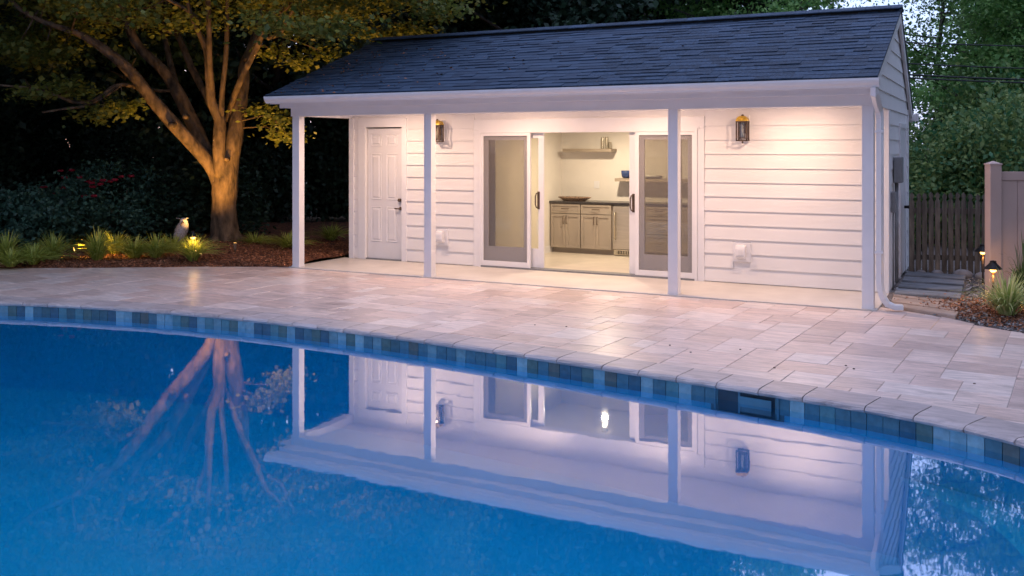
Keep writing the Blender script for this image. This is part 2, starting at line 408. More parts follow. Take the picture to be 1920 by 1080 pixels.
# underwater bench round the right hand end
bi = [i for i in range(NT) if OUT[i].x > 8.45 and OUT[i].y > -8.3]
bm_ = MB(); vs = []
for q_, i in enumerate(bi):
    wd_ = .55*math.sin(math.pi*min(1, max(0, (q_+.01)/(len(bi)-1))))**.6 if 0 < q_ < len(bi)-1 else .01
    a = OUT[i]+NRM[i]*.015; b_ = OUT[i]-NRM[i]*wd_
    vs += [(a.x,a.y,-.45),(b_.x,b_.y,-.45),(b_.x,b_.y,-1.41)]
fs = []
for q in range(len(bi)-1): fs += [(q*3,q*3+1,q*3+4,q*3+3),(q*3+1,q*3+2,q*3+5,q*3+4)]
bm_.add(vs, fs); bm_.build('bench', M['plaster'], pool)
wm = MB(); rw = ring(.012); wm.add([(p.x,p.y,ZW) for p in rw], [tuple(range(n))]); wo = wm.build('pool_water', M['water']); tag(wo, kind='structure')
# waterline tiles
tmesh = MB().box(-.0522, .0522, -.012, .0, -.125, 0).mesh('tile', M['tile'])
far_t = MB()
skim_lo, skim_hi = 7.2, 7.62
for i in range(NT):
    a = OUT[i]; b_ = OUT[(i+1) % NT]; c = (a+b_)/2
    if c.y > -5 and skim_lo < c.x < skim_hi: continue
    d = b_-a; nn = (NRM[i]+NRM[(i+1) % NT])/2
    ang = math.atan2(nn.y, nn.x)-math.pi/2
    if c.y < -6.6 or c.x < -4:
        tv = Vector((nn.y, -nn.x)).normalized()*.0522; q0 = c+nn*.012; q1 = c
        far_t.add([(q.x+e.x, q.y+e.y, z) for z in (-.181,-.056) for q, e in ((q0,-tv),(q0,tv),(q1,tv),(q1,-tv))], [(0,3,2,1),(4,5,6,7),(0,1,5,4),(1,2,6,5),(2,3,7,6),(3,0,4,7)])
        continue
    link('tile', tmesh, pool, (c.x+nn.x*.012+random.uniform(-.001,.001), c.y+nn.y*.012, -.056), (0,0,ang))
tag(far_t.build('far_tiles', M['tile'], pool), kind='stuff')
# skimmer
def on_curve(s0):
    best = min((p for p in range(NT) if OUT[p].y > -5), key=lambda q: abs(OUT[q].x-s0)); return OUT[best], NRM[best]
pc, pn = on_curve((skim_lo+skim_hi)/2); tx = Vector((pn.y, -pn.x)) if pn.y > 0 else Vector((-pn.y, pn.x))
def sk(u, v, z): q = pc+tx*u+pn*v; return (q.x, q.y, z)
def skbox(mb, u0, u1, v0, v1, z0, z1):
    P = [sk(u0,v0,z0),sk(u1,v0,z0),sk(u1,v1,z0),sk(u0,v1,z0),sk(u0,v0,z1),sk(u1,v0,z1),sk(u1,v1,z1),sk(u0,v1,z1)]
    mb.add(P, [(0,3,2,1),(4,5,6,7),(0,1,5,4),(1,2,6,5),(2,3,7,6),(3,0,4,7)])
s_ = MB(); skbox(s_, -.28, .28, .004, .019, -.23, -.057); s_.build('skimmer_throat', M['skimdark'], pool)  # thin plate coloured like a shaded hole, no real recess behind
s_ = MB(); skbox(s_, -.25, -.235, -.012, .003, -.22, -.058); skbox(s_, .235, .25, -.012, .003, -.22, -.058); skbox(s_, -.06, -.045, -.008, .003, -.22, -.058)
s_.build('skimmer_frame', M['flap'], pool)
s_ = MB(); skbox(s_, -.04, .2, -.03, -.02, -.16, -.085); s_.build('skimmer_weir', M['flap'], pool)

# coping stones, each a short curved piece with a rough rounded nose
prof = [(-.026,-.058),(-.046,-.046),(-.050,-.032),(-.040,-.019),(-.018,-.011),(.06,-.008),(.285,-.008),(.285,-.052)]
def offpt(i, o): i %= NT; q = OUT[i]+NRM[i]*o; return q
OUTL = len(OUT)
k = 0
while k < NT:
    m_ = 3 if random.random() < .75 else 4
    m_ = min(m_, NT-k)
    ids = []
    for j in range(m_+1): ids.append(k+j)
    mb = MB(); rings_ = []; gap = .004
    for jj, i in enumerate(ids):
        p0 = OUT[i % NT]; nn = NRM[i % NT]; tn = (OUT[(i+1) % NT]-OUT[(i-1) % NT]).normalized()
        sh_ = gap if jj == 0 else (-gap if jj == len(ids)-1 else 0)
        jr = 0 if jj in (0, len(ids)-1) else .003
        dz = 0
        rg_ = []
        for q, (o, z) in enumerate(prof):
            ro = random.uniform(-.005,.005) if q < 5 else 0; rz = random.uniform(-.003,.002) if 0 < q < 5 else 0
            pp = p0+nn*(o+ro)+tn*sh_; rg_.append((pp.x, pp.y, z+rz))
        rings_.append(rg_)
    vs = [v for r in rings_ for v in r]; m8 = len(prof); fs = []
    for a in range(len(rings_)-1):
        for q in range(m8): fs.append((a*m8+q, a*m8+(q+1) % m8, (a+1)*m8+(q+1) % m8, (a+1)*m8+q))
    fs.append(tuple(range(m8))); fs.append(tuple((len(rings_)-1)*m8+q for q in range(m8)))
    mb.add(vs, fs); mb.build('coping_stone', M['coping'], pool)
    k += m_

# deck
deck = empty('pool_deck', (0,0,0), kind='structure')
g = MB(); bridge(g, ring(.28), -.021, ring(3.6), -.021); bb = g.build('joint_bed', M['paverbed'], deck)
BND = [(-9,-5.2),(-6.3,-3.5),(-3.81,-2.04),(-2.49,-1.28),(-1.19,-.48),(-.16,.03)]
BNDR = [(7.93,.25),(8.15,.13),(8.48,-.07),(8.74,-.25),(8.99,-.50),(9.31,-.71),(9.9,-1.2),(10.8,-2.2),(11.6,-3.6)]
BNDR = catmull(BNDR, 4, False)
def clip(poly, p, nrm):                  # keep the side where (q-p).nrm >= 0
    res = []; n = len(poly)
    for i in range(n):
        a = poly[i]; b = poly[(i+1) % n]; da = (a-p).dot(nrm); db = (b-p).dot(nrm)
        if da >= 0: res.append(a)
        if (da >= 0) != (db >= 0): res.append(a.lerp(b, da/(da-db)))
    return res
COPO = ring(.293)
def clip_boundary(poly):
    c = sum(poly, Vector((0,0)))/len(poly)
    i = min(range(NT), key=lambda q: (COPO[q]-c).length_squared)
    poly = clip(poly, COPO[i], NRM[i])
    if len(poly) < 3: return poly
    if c.x > 7.86:
        segs = list(zip(BNDR, BNDR[1:]))
    elif c.x < -.10: segs = list(zip(BND, BND[1:]))
    else: return clip(poly, Vector((0,-.078)), Vector((0,-1)))
    best = None
    for a, b in segs:
        a = Vector(a); b = Vector(b); d = b-a; t = max(0, min(1, (c-a).dot(d)/d.length_squared)); dist = (a+d*t-c).length
        if best is None or dist < best[0]: best = (dist, a, d.normalized())
    nn = Vector((best[2].y, -best[2].x)); return clip(poly, best[1], nn)
U = .168; gx0, gy0 = -6.2, -6.6; GX, GY = 110, 44
occ = np.zeros((GX, GY), bool); sizes = [(3,2),(2,3),(3,2),(2,2),(3,2),(3,3),(2,1),(1,1),(1,2)]
pieces = []
for gy in range(GY):
    for gx in range(GX):
        if occ[gx, gy]: continue
        opts = sizes[:6] if random.random() < .85 else sizes
        opts = random.sample(opts, len(opts))+[(2,1),(1,1)]
        for (a, b) in opts:
            if gx+a <= GX and gy+b <= GY and not occ[gx:gx+a, gy:gy+b].any():
                occ[gx:gx+a, gy:gy+b] = True; pieces.append((gx,gy,a,b)); break
cand = []
ca_, sa_ = math.cos(rad(-4)), math.sin(rad(-4))
for gx, gy, a, b in pieces:
    x0 = gx0+gx*U+.002; y0 = gy0+gy*U+.002; x1 = gx0+(gx+a)*U-.002; y1 = gy0+(gy+b)*U-.002
    poly = [Vector(((px-3)*ca_-(py+2)*sa_+3, (px-3)*sa_+(py+2)*ca_-2)) for px, py in ((x0,y0),(x1,y0),(x1,y1),(x0,y1))]
    poly = clip_boundary(poly)
    if len(poly) < 3: continue
    ar = abs(sum(p.x*q.y-p.y*q.x for p, q in zip(poly, poly[1:]+poly[:1])))/2
    if ar < .0025: continue
    c = sum(poly, Vector((0,0)))/len(poly)
    i = min(range(NT), key=lambda q: (COPO[q]-c).length_squared)
    if (c-COPO[i]).dot(NRM[i]) < 0: continue
    rx = (c.x-CAM[0])*R2[0]+(c.y-CAM[1])*R2[1]; kk = (c.x-CAM[0])*W2[0]+(c.y-CAM[1])*W2[1]
    if kk < 4 or abs(rx/kk) > .75: continue
    vis = abs(rx/kk) < .56
    cand.append((ar/kk**3 if vis else ar/kk**3*.001, poly))
cand.sort(key=lambda q: -q[0])
rest = MB()
def paver_geo(mb, poly, z):
    c = sum(poly, Vector((0,0)))/len(poly); n = len(poly)
    inn = [p+(c-p).normalized()*.004 for p in poly]
    mb.add([(p.x,p.y,-.036) for p in poly]+[(p.x,p.y,z-.003) for p in poly]+[(p.x,p.y,z) for p in inn],
           [tuple(range(n-1,-1,-1)), tuple(range(2*n,3*n))]+[(i,(i+1)%n,n+(i+1)%n,n+i) for i in range(n)]+[(n+i,n+(i+1)%n,2*n+(i+1)%n,2*n+i) for i in range(n)])
for q, (ar, poly) in enumerate(cand):
    z = ZD+random.uniform(-.0015,.0015)
    if q < 300:
        mb = MB(); paver_geo(mb, poly, z); mb.build('paver', M['paver'], deck)
    else: paver_geo(rest, poly, z)
print('PAVERS', len(cand))
if rest.v: tag(rest.build('far_pavers', M['paver'], deck), kind='stuff')
# deck drains: little dark pop-up caps
for px, py in ((1003,609),(1062,612),(1256,647),(1295,660),(1388,655),(1452,689),(1586,685),(1601,691),(1827,719)):
    kk = (1.75+.012)*F/(py-275); p = at(px, py, kk)
    o = MB().lathe([(.008,-.01),(.010,0),(.008,.003)], (0,0,0), 10).build('deck_anchor', M['bronze'], deck); o.location = (p[0], p[1], -.0125)

# planting bed on the left
def bedmesh(fn, nu, nv, m, name, parent=None):
    vs = [fn(i/(nu-1), j/(nv-1)) for i in range(nu) for j in range(nv)]
    fs = [(i*nv+j, (i+1)*nv+j, (i+1)*nv+j+1, i*nv+j+1) for i in range(nu-1) for j in range(nv-1)]
    return MB().add(vs, fs).build(name, m, parent, smooth=True)
def lerp_poly(P, u):
    x = P[0][0]+(P[-1][0]-P[0][0])*u
    for a, b in zip(P, P[1:]):
        if a[0] <= x <= b[0]+1e-6: t = (x-a[0])/(b[0]-a[0]); return x, a[1]+(b[1]-a[1])*t
    return P[-1]
def bedz(s, t, t0):
    d = t-t0
    bump = .10*math.exp(-((s+2.9)**2+(t-1.5)**2)/1.6)
    return -.02+min(d*.12, .05)+bump+.008*math.sin(s*9)*math.sin(t*7)
def bedL(u, v):
    s, t0 = lerp_poly(BND, u); t = t0+(v**1.6)*9
    return (s, t, bedz(s, t, t0))
tag(bedmesh(bedL, 90, 50, M['mulch'], 'mulch_bed'), kind='structure')
def chips(n, sampler, size, m, name):
    C = np.array([sampler() for _ in range(n)]); V, Fc = leaves(C, size, .55, .35)
    o = link(name, npmesh(name, V, Fc, m)); return tag(o, kind='stuff')
def smpL():
    u = random.random(); s, t0 = lerp_poly([p for p in BND if p[0] > -7], u); t = t0+random.random()**1.5*3.8
    return (s, t, bedz(s, t, t0)+random.uniform(0,.012))
o = chips(16000, smpL, .045, M['mulchchip'], 'mulch_chips'); tag(o, 'shredded reddish brown mulch under the maple tree', 'mulch')
def bedR(u, v):
    s, t0 = lerp_poly(BNDR, u); t = t0+v*9
    return (s, t, -.022+min(v*9*.06, .03)+.006*math.sin(s*11)*math.sin(t*9))
tag(bedmesh(bedR, 40, 60, M['gravelbed'], 'gravel_bed'), kind='structure')
def smpR():
    while True:
        u = random.random(); s, t0 = lerp_poly(BNDR, u); t = t0+random.random()*3.6
        if s < 8.73 and t < 3.0 and random.random() < .93: continue
        if s < 10.3: return (s, t, -.015+min((t-t0)*.06, .03)+random.uniform(0,.012))
o = chips(9000, smpR, .05, M['gravelchip'], 'gravel'); tag(o, 'grey and tan gravel beside the stepping stones', 'gravel')
def smpR2():
    p = at(random.gauss(1845, 45), 590, 1); 
    while True:
        s = random.gauss(9.15, .35); t = random.gauss(.25, .45)
        _, t0 = lerp_poly(BNDR, (s-BNDR[0][0])/(BNDR[-1][0]-BNDR[0][0])) if s > BNDR[0][0] else (0, 99)
        if t > t0+.02: return (s, t, -.008+min((t-t0)*.06, .03)+random.uniform(0,.012))
o = chips(3500, smpR2, .045, M['mulchchip'], 'bark_chips'); tag(o, 'orange brown bark chips around the variegated grass', 'mulch')
def smpRoof():
    s = -.22+abs(random.gauss(0,1.6)); d = random.random()*2.2
    return (s, -.4+d*.932+.0, 2.47+d*.3624+.024)

# ------------------------------------------------------------------ pool house
H = empty('pool_house', (0,0,0), 'small white clapboard pool house with an open porch and dark shingle roof', 'pool house')
T = 1.25; SR = 7.92; TB = 3.9
B(-.13, 7.93, -.07, T+.02, -.12, 0).build('porch_slab', M['slab'], H, bevel=.006)
B(.0, SR-.02, T+.02, TB, -.12, -.004).build('foundation', M['slab'], H)
# structural walls
wl = MB()
wl.box(.02, .29, T, T+.1, 0, 2.34); wl.box(.98, 2.36, T, T+.1, 0, 2.34); wl.box(5.56, SR-.02, T, T+.1, 0, 2.34)
wl.box(.29, .98, T, T+.1, 2.05, 2.34); wl.box(2.36, 5.56, T, T+.1, 1.97, 2.34)
wl.box(0.02, .1, T+.1, TB-.1, 0, 2.34); wl.box(SR-.1, SR-.02, T+.1, TB-.1, 0, 2.34); wl.box(.02, SR-.02, TB-.1, TB, 0, 2.0)
wl.build('wall', M['white'], H)
def zfront(t): return 2.47+(t+.4)*.3889
def zrear(t): return 3.52-(t-2.3)*.70
# front clapboards
def board_front(s0, s1, z0, z1):
    lap = .012
    MB().prism([(T-.025, z0), (T-.006, z1+lap), (T+.001, z1+lap), (T+.001, z0)], lambda u, v, w_: (w_, u, v), s0, s1).build('siding_board', M['siding'], H)
RZ = [.012+.1825*i for i in range(13)]
for z0, z1 in zip(RZ, RZ[1:]):
    z1c = min(z1, 2.30-.012)
    spans = [(.075,.16), (1.065,2.24), (5.68,7.80)]
    for a, b in spans:
        # leave room for the mounting blocks
        blocks = [(1.575,1.80,.27,.53), (6.05,6.28,.27,.53)]
        cut = [q for q in blocks if a < q[0] < b and z0 < q[3]-.02 and z1c > q[2]+.02]
        if cut: board_front(a, cut[0][0]+.004, z0, z1c); board_front(cut[0][1]-.004, b, z0, z1c)
        else: board_front(a, b, z0, z1c)
# right hand side and gable clapboards
def board_side(t0, t1, z0, z1):
    lap = .012; N_ = 2
    def lim(t): return min(zfront(t), zrear(t))-.05
    # clip in t so the board stays under the roof slope at its top
    ts0, ts1 = t0, t1
    while lim(ts0) < z0+.01 and ts0 < t1: ts0 += .01
    while lim(ts1) < z0+.01 and ts1 > ts0: ts1 -= .01
    if ts1-ts0 < .03: return
    tm0, tm1 = ts0, ts1
    while lim(tm0) < z1 and tm0 < ts1: tm0 += .01
    while lim(tm1) < z1 and tm1 > tm0: tm1 -= .01
    zt = z1+lap
    if tm1-tm0 < .02: tm0 = tm1 = (ts0+ts1)/2; zt = min(lim(tm0), z1)
    a, b = SR, SR-.03
    vs = [(a+.0,ts0,z0),(a+.0,ts1,z0),(a-.014,tm1,zt),(a-.014,tm0,zt),(b,ts0,z0),(b,ts1,z0),(b,tm1,zt),(b,tm0,zt)]
    MB().add(vs, [(0,1,2,3),(7,6,5,4),(0,4,5,1),(1,5,6,2),(2,6,7,3),(3,7,4,0)]).build('siding_board', M['siding'], H)
z = 2.2025
while z < 3.5: board_side(-.02, TB-.09, z, z+.1825); z += .1825
for z0, z1 in zip(RZ, RZ[1:]):
    z1c = min(z1, 2.19)
    board_side(T+.11, 2.55, z0, z1c)
    if z1c > .1: board_side(3.42, TB-.09, z0, z1c)
B(SR-.03, SR-.012, 2.55, 3.42, 2.06, 2.19).build('siding_board', M['siding'], H)
gb = MB(); gb.prism([(-.02,2.2),(3.88,2.2),(3.88,2.34),(2.3,3.42),(-.02,2.54)], lambda u, v, w_: (w_, u, v), 7.87, 7.892); gb.build('gable_wall', M['white'], H)
gb = MB(); gb.prism([(-.02,2.2),(3.88,2.2),(3.88,2.34),(2.3,3.42),(-.02,2.54)], lambda u, v, w_: (w_, u, v), .0, .03); gb.build('gable_wall', M['white'], H)
# corner boards
B(-.015, .075, T-.03, T+.02, 0, 2.19).build('corner_board', M['trim'], H, bevel=.003)
B(-.02, .02, T+.02, TB, 0, 2.19).build('corner_board', M['white'], H)
B(7.80, SR+.004, T-.03, T+.02, 0, 2.19).build('corner_board', M['trim'], H, bevel=.003)
B(SR-.02, SR+.006, T+.02, T+.11, 0, 2.19).build('corner_board', M['trim'], H, bevel=.003)
B(SR-.02, SR+.006, TB-.09, TB+.01, 0, 2.28).build('corner_board', M['trim'], H, bevel=.003)
# porch frame
for s0, s1 in ((-.08,.045), (2.185,2.30), (5.60,5.72), (7.775,7.895)):
    po = B(s0, s1, -.045, .075, 0, 2.192).build('porch_post', M['trim'], H, bevel=.004)
    B(s0-.004, s1+.004, -.049, .079, .0005, .02).build('post_shoe', M['gutter'], po)
B(-.10, SR, -.055, .085, 2.192, 2.315).build('porch_beam', M['trim'], H, bevel=.004)
B(-.10, .04, .085, T, 2.192, 2.315).build('side_beam', M['trim'], H, bevel=.003)
B(SR-.12, SR-.004, .085, T-.03, 2.192, 2.25).build('side_beam', M['trim'], H, bevel=.003)
B(-.3, SR-.01, -.055, T, 2.318, 2.335).build('porch_ceiling', M['white'], H)
B(-.15, 7.93, -.20, -.055, 2.318, 2.335).build('soffit', M['white'], H)
B(-.17, 7.94, -.22, -.20, 2.305, 2.375).build('frieze_board', M['trim'], H, bevel=.004)
B(-.23, 7.95, -.30, -.20, 2.376, 2.39).build('soffit', M['white'], H)
B(-.24, 7.965, -.325, -.30, 2.36, 2.47).build('fascia', M['trim'], H)
gp = [(-.326,2.372),(-.385,2.372),(-.395,2.392),(-.42,2.415),(-.432,2.442),(-.432,2.466),(-.424,2.466),(-.42,2.447),(-.41,2.42),(-.385,2.385),(-.335,2.38),(-.335,2.45),(-.326,2.45)]
gm = MB().prism(gp, lambda u, v, w_: (w_, u, v), -.27, 7.985)
gt = gm.build('gutter', M['gutter'], H)
for e0, e1 in ((-.276,-.27), (7.985,7.991)):
    MB().prism([(-.326,2.37),(-.385,2.37),(-.422,2.413),(-.434,2.44),(-.434,2.468),(-.326,2.468)], lambda u, v, w_: (w_, u, v), e0, e1).build('end_cap', M['gutter'], gt)
ds = MB(); 
def rect_sweep(mb, path, a, b):
    vs = []; fs = []
    P = [Vector(p) for p in path]
    for i, p in enumerate(P):
        d = (P[min(i+1,len(P)-1)]-P[max(i-1,0)]).normalized(); sx = d.cross(Vector((.3,1,0)).normalized()).normalized(); sy = d.cross(sx)
        vs += [p+sx*a+sy*b, p-sx*a+sy*b, p-sx*a-sy*b, p+sx*a-sy*b]
    for i in range(len(P)-1):
        for q in range(4): fs.append((i*4+q, i*4+(q+1)%4, (i+1)*4+(q+1)%4, (i+1)*4+q))
    fs += [(3,2,1,0), tuple((len(P)-1)*4+q for q in range(4))]; mb.add(vs, fs)
rect_sweep(ds, [(7.94,-.37,2.37),(7.94,-.36,2.30),(7.945,-.2,2.22),(7.95,-.03,2.14),(7.955,.0,2.06),(7.955,.0,1.2),(7.955,.0,.28),(7.965,.0,.2),(7.99,.0,.12),(8.03,.01,.06),(8.10,.03,.03),(8.18,.05,.03)], .028, .036)
dsp = ds.build('downspout', M['gutter'], H, bevel=.004)
for zz in (1.9, .6): B(7.90, 7.99, -.042, .04, zz, zz+.025).build('downspout_strap', M['gutter'], dsp)
# little drain block under the elbow
# door
dr = B(.305, .975, T+.03, T+.07, .02, 2.03).build('entry_door', M['door'], H)
def panel(s0, s1, z0, z1, tf):
    p = MB(); a = .014
    # moulded ring and raised field
    def rect(i, t): return [(s0+i,t,z0+i),(s1-i,t,z0+i),(s1-i,t,z1-i),(s0+i,t,z1-i)]
    R = [rect(0,tf-.001), rect(.006,tf-.010), rect(.016,tf-.003), rect(.03,tf-.003), rect(.045,tf-.012)]
    vs = [v for r in R for v in r]; fs = []
    for i in range(len(R)-1):
        for q in range(4): fs.append((i*4+q, i*4+(q+1)%4, (i+1)*4+(q+1)%4, (i+1)*4+q))
    fs.append(tuple((len(R)-1)*4+q for q in range(4))); p.add(vs, fs); return p
for s0, s1 in ((.375,.565),(.66,.86)):
    for z0, z1 in ((1.76,1.94),(.93,1.64),(.28,.82)):
        panel(s0, s1, z0, z1, T+.03).build('door_panel', M['door'], dr)
MB().tube([(.915,T+.03,.93),(.915,T-.01,.93)], .026, 12).build('deadbolt', M['bronze'], dr, smooth=True)
kn = MB().tube([(.915,T+.03,.80),(.915,T-.0,.80)], [.028,.012], 12); kn.tube([(.925,T-.012,.80),(.84,T-.014,.80)], .010, 8); kn.build('door_handle', M['bronze'], dr, smooth=True)
B(.29, .985, T-.02, T+.08, .0, .02).build('threshold', M['greybox'], H)
B(.16, .30, T-.032, T+.03, 0, 2.05).build('door_casing', M['trim'], H, bevel=.004)
B(.975, 1.065, T-.032, T+.03, 0, 2.05).build('door_casing', M['trim'], H, bevel=.004)
B(.16, 1.065, T-.034, T+.03, 2.05, 2.19).build('door_casing', M['trim'], H, bevel=.004)
# sliding doors
B(2.24, 2.33, T-.032, T+.02, 0, 1.985).build('slider_casing', M['trim'], H, bevel=.004)
B(5.59, 5.68, T-.032, T+.02, 0, 1.985).build('slider_casing', M['trim'], H, bevel=.004)
B(2.24, 5.68, T-.034, T+.02, 1.985, 2.145).build('slider_casing', M['trim'], H, bevel=.004)
B(2.30, 5.62, T-.042, T-.034, 1.985, 2.01).build('slider_casing', M['trim'], H)
sf = MB(); sf.box(2.33,2.365,T-.045,T+.12,0,1.985); sf.box(5.555,5.59,T-.045,T+.12,0,1.985); sf.box(2.365,5.555,T-.045,T+.12,1.95,1.985)
sf.build('slider_frame', M['trim'], H)
B(2.365,5.555,T-.045,T+.12,0,.022).build('slider_sill', M['greybox'], H)
def framed(name, s0, s1, z0, z1, t0, t1, st, top, bot, m, parent, pm, pn_):
    f = MB(); f.box(s0,s0+st,t0,t1,z0,z1); f.box(s1-st,s1,t0,t1,z0,z1); f.box(s0+st,s1-st,t0,t1,z1-top,z1); f.box(s0+st,s1-st,t0,t1,z0,z0+bot)
    o = f.build(name, m, parent, bevel=.002)
    tm = (t0+t1)/2
    MB().box(s0+st-.002,s1-st+.002,tm-.002,tm+.002,z0+bot-.002,z1-top+.002).build(pn_, pm, o)
    return o
# outer screens
framed('screen_door', 2.352, 3.165, .024, 1.947, T-.035, T-.015, .052, .042, .075, M['trim'], H, M['screen'], 'insect_mesh')
framed('screen_door', 4.735, 5.57, .024, 1.947, T-.035, T-.015, .052, .042, .075, M['trim'], H, M['screen'], 'insect_mesh')
# fixed outer lights behind the screens and the slid-open leaves behind those
framed('glass_door', 2.36, 3.15, .026, 1.945, T+.005, T+.035, .105, .10, .28, M['trim'], H, M['glass'], 'glass_pane')
framed('glass_door', 4.745, 5.555, .026, 1.945, T+.005, T+.035, .105, .10, .28, M['trim'], H, M['glass'], 'glass_pane')
def leafdoor(s0, s1, hs, sgn):
    o = framed('sliding_leaf', s0, s1, .026, 1.945, T+.055, T+.085, .085, .075, .27, M['trim'], H, M['glass'], 'glass_pane')
    h = MB(); h.tube([(hs+.012,T+.05,.88),(hs-.02,T+.02,.885),(hs-.03,T+.008,.93),(hs-.03,T+.008,1.04),(hs-.02,T+.02,1.085),(hs+.012,T+.05,1.09)], .009, 8)
    h.box(hs-.018,hs+.018,T+.046,T+.054,.86,1.11); h.build('pull_handle', M['bronze'], o, smooth=False)
leafdoor(2.465, 3.335, 3.255, 1)
leafdoor(4.62, 5.35, 4.68, -1)
# interior room
iw = MB(); iw.box(2.40,2.50,T+.12,3.8,0.02,2.3); iw.box(5.75,5.84,T+.12,3.8,0.02,2.3); iw.box(2.40,5.84,3.76,3.795,.02,2.3)
iw.build('interior_wall', M['iwall'], H)
B(2.36,5.84,T+.1,3.8,2.29,2.33).build('interior_ceiling', M['iwall'], H)
B(2.36,5.84,T+.12,3.8,-.003,.016).build('interior_floor', M['ifloor'], H)
B(2.5,5.75,3.745,3.76,.016,.12).build('baseboard', M['trim'], H)
B(2.5,2.512,T+.13,3.745,.016,.12).build('baseboard', M['trim'], H)
B(3.10,3.19,3.752,3.762,1.06,1.18).build('switch_plate', M['trim'], H)
# side door, meter box, conduit
sd = B(SR-.03, SR+.004, 2.64, 3.33, .03, 2.0).build('side_door', M['door'], H, bevel=.003)
for zz in (.35,1.0,1.75): B(SR+.004, SR+.012, 2.64, 2.665, zz, zz+.1).build('hinge', M['greybox'], sd)
MB().tube([(SR,3.22,.92),(SR+.05,3.22,.92),(SR+.075,3.22,.92)], [.02,.02,.03], 10).build('door_knob', M['black'], sd, smooth=True)
for a in (2.55,3.33): B(SR-.03, SR+.014, a, a+.09, 0, 2.06).build('door_casing', M['trim'], H, bevel=.003)
B(SR-.03, SR+.016, 2.64, 3.33, 2.0, 2.06).build('door_casing', M['trim'], H)
mbx = B(SR+.004, SR+.10, 1.75, 1.98, 1.30, 1.62).build('electric_box', M['greybox'], H, bevel=.008)
cm = MB().tube([(SR+.03,1.86,1.3),(SR+.03,1.86,.05)], .022, 8); cm.build('conduit', M['greybox'], mbx, smooth=True)
B(SR+.004, SR+.055, 1.45, 1.56, .95, 1.2).build('electric_box', M['greybox'], H, bevel=.004)
MB().tube([(SR+.025,1.50,.95),(SR+.025,1.50,.0)], .012, 6).build('conduit', M['greybox'], H, smooth=True)

# roof
A = math.atan(.3889); L_ = 2.7/math.cos(A)
def roofpt(s, d, h): return (s, -.40+d*math.cos(A)-h*math.sin(A), 2.47+d*math.sin(A)+h*math.cos(A))
rm = MB()
def slab(mb, s0, s1, P0, P1, th):
    (t0,z0),(t1,z1) = P0, P1
    mb.prism([(t0,z0),(t1,z1),(t1,z1-th),(t0,z0-th)], lambda u, v, w_: (w_, u, v), s0, s1)
slab(rm, -.26, 7.965, (-.40,2.468), (2.3,3.518), .035); slab(rm, -.26, 7.965, (4.15,2.225), (2.301,3.519), .035)
roof = rm.build('roof', M['roofdark'], H)
for e0, e1 in ((7.945,7.972), (-.25,-.225)):
    rk = MB(); rk.prism([(-.31,2.465),(2.3,3.48),(2.3,3.36),(-.31,2.36)], lambda u, v, w_: (w_, u, v), e0-.02, e1-.01)
    rk.build('rake_board', M['trim'], H)
    rk = MB(); rk.prism([(4.10,2.22),(2.302,3.478),(2.302,3.34),(4.10,2.10)], lambda u, v, w_: (w_, u, v), e0-.02, e1-.01)
    rk.build('rake_board', M['trim'], H)
B(SR-.1, SR+.12, 4.02, 4.16, 2.12, 2.22).build('rear_gutter', M['gutter'], H)
EXP = L_/21
smesh = {}
def shingle_mesh(w_, th):
    key = (round(w_,2), th)
    if key not in smesh:
        a, b = .0008, key[0]-.0015
        m_ = MB().add([(a,0,0),(b,0,0),(b,EXP+.05,-.001),(a,EXP+.05,-.001),(a,0,th),(b,0,th),(b,EXP+.05,.004),(a,EXP+.05,.004)],
                      [(0,3,2,1),(4,5,6,7),(0,1,5,4),(1,2,6,5),(2,3,7,6),(3,0,4,7)])
        smesh[key] = m_.mesh('shingle', M['shingle'])
    return smesh[key]
sl = []
for row in range(21):
    s = 7.975
    d0 = row*EXP
    while s > -.26:
        w_ = random.choice([.16,.2,.24,.28,.34]); w_ = min(w_, s+.27)
        if w_ < .03: break
        s -= w_
        sl.append((s, d0+random.choice([0,0,0,-.002]), w_, random.choice([.010,.012,.017,.021])))
sl.sort(key=lambda q: -q[0])
rest = MB()
for q, (s, d, w_, th) in enumerate(sl):
    if q < 298: link('shingle', shingle_mesh(w_, th), roof, roofpt(s, d, .003), (A,0,0))
    else:
        P = []
        for (x, y, h) in ((0,0,0),(1,0,0),(1,1,0),(0,1,0),(0,0,1),(1,0,1),(1,1,1),(0,1,1)):
            hh = (th if y == 0 else .004) if h else (-.001 if y else 0)
            P.append(roofpt(s+.0008+x*(w_-.0023), d+y*(EXP+.05), .003+hh))
        rest.add(P, [(0,3,2,1),(4,5,6,7),(0,1,5,4),(1,2,6,5),(2,3,7,6),(3,0,4,7)])
# the far run of shingles keeps tab to tab colour differences through the island random
ms = leafmat('asphalt_shingle_run', (.021,.041,.074), (.043,.079,.132), 0, .8)
tag(rest.build('shingle_run', ms, roof), kind='stuff')
# rear slope shingle courses, ridge vent and caps
rr_ = MB()
Ar = math.atan(.70)
for row in range(14):
    d = row*.16; t0 = 4.16-d*math.cos(Ar); z0 = 2.235+d*math.sin(Ar); t1 = t0-.2*math.cos(Ar); z1 = z0+.2*math.sin(Ar)
    rr_.prism([(t0,z0+.012),(t1,z1-.002),(t1,z1-.008),(t0,z0-.004)], lambda u, v, w_: (w_, u, v), -.262, 7.972)
tag(rr_.build('rear_shingle_courses', ms, roof), kind='stuff')
B(-.2, 7.9, 2.17, 2.43, 3.46, 3.535).build('ridge_vent', M['black'], roof)
s = -.25
while s < 7.98:
    e = min(s+.30, 7.985); c = MB()
    c.prism([(2.13,3.515),(2.3,3.572),(2.47,3.500),(2.47,3.512),(2.3,3.586),(2.13,3.528)], lambda u, v, w_: (w_, u, v), s, e-.004)
    c.build('ridge_cap', M['shingle'], roof); s = e
    if s >= 7.984: break

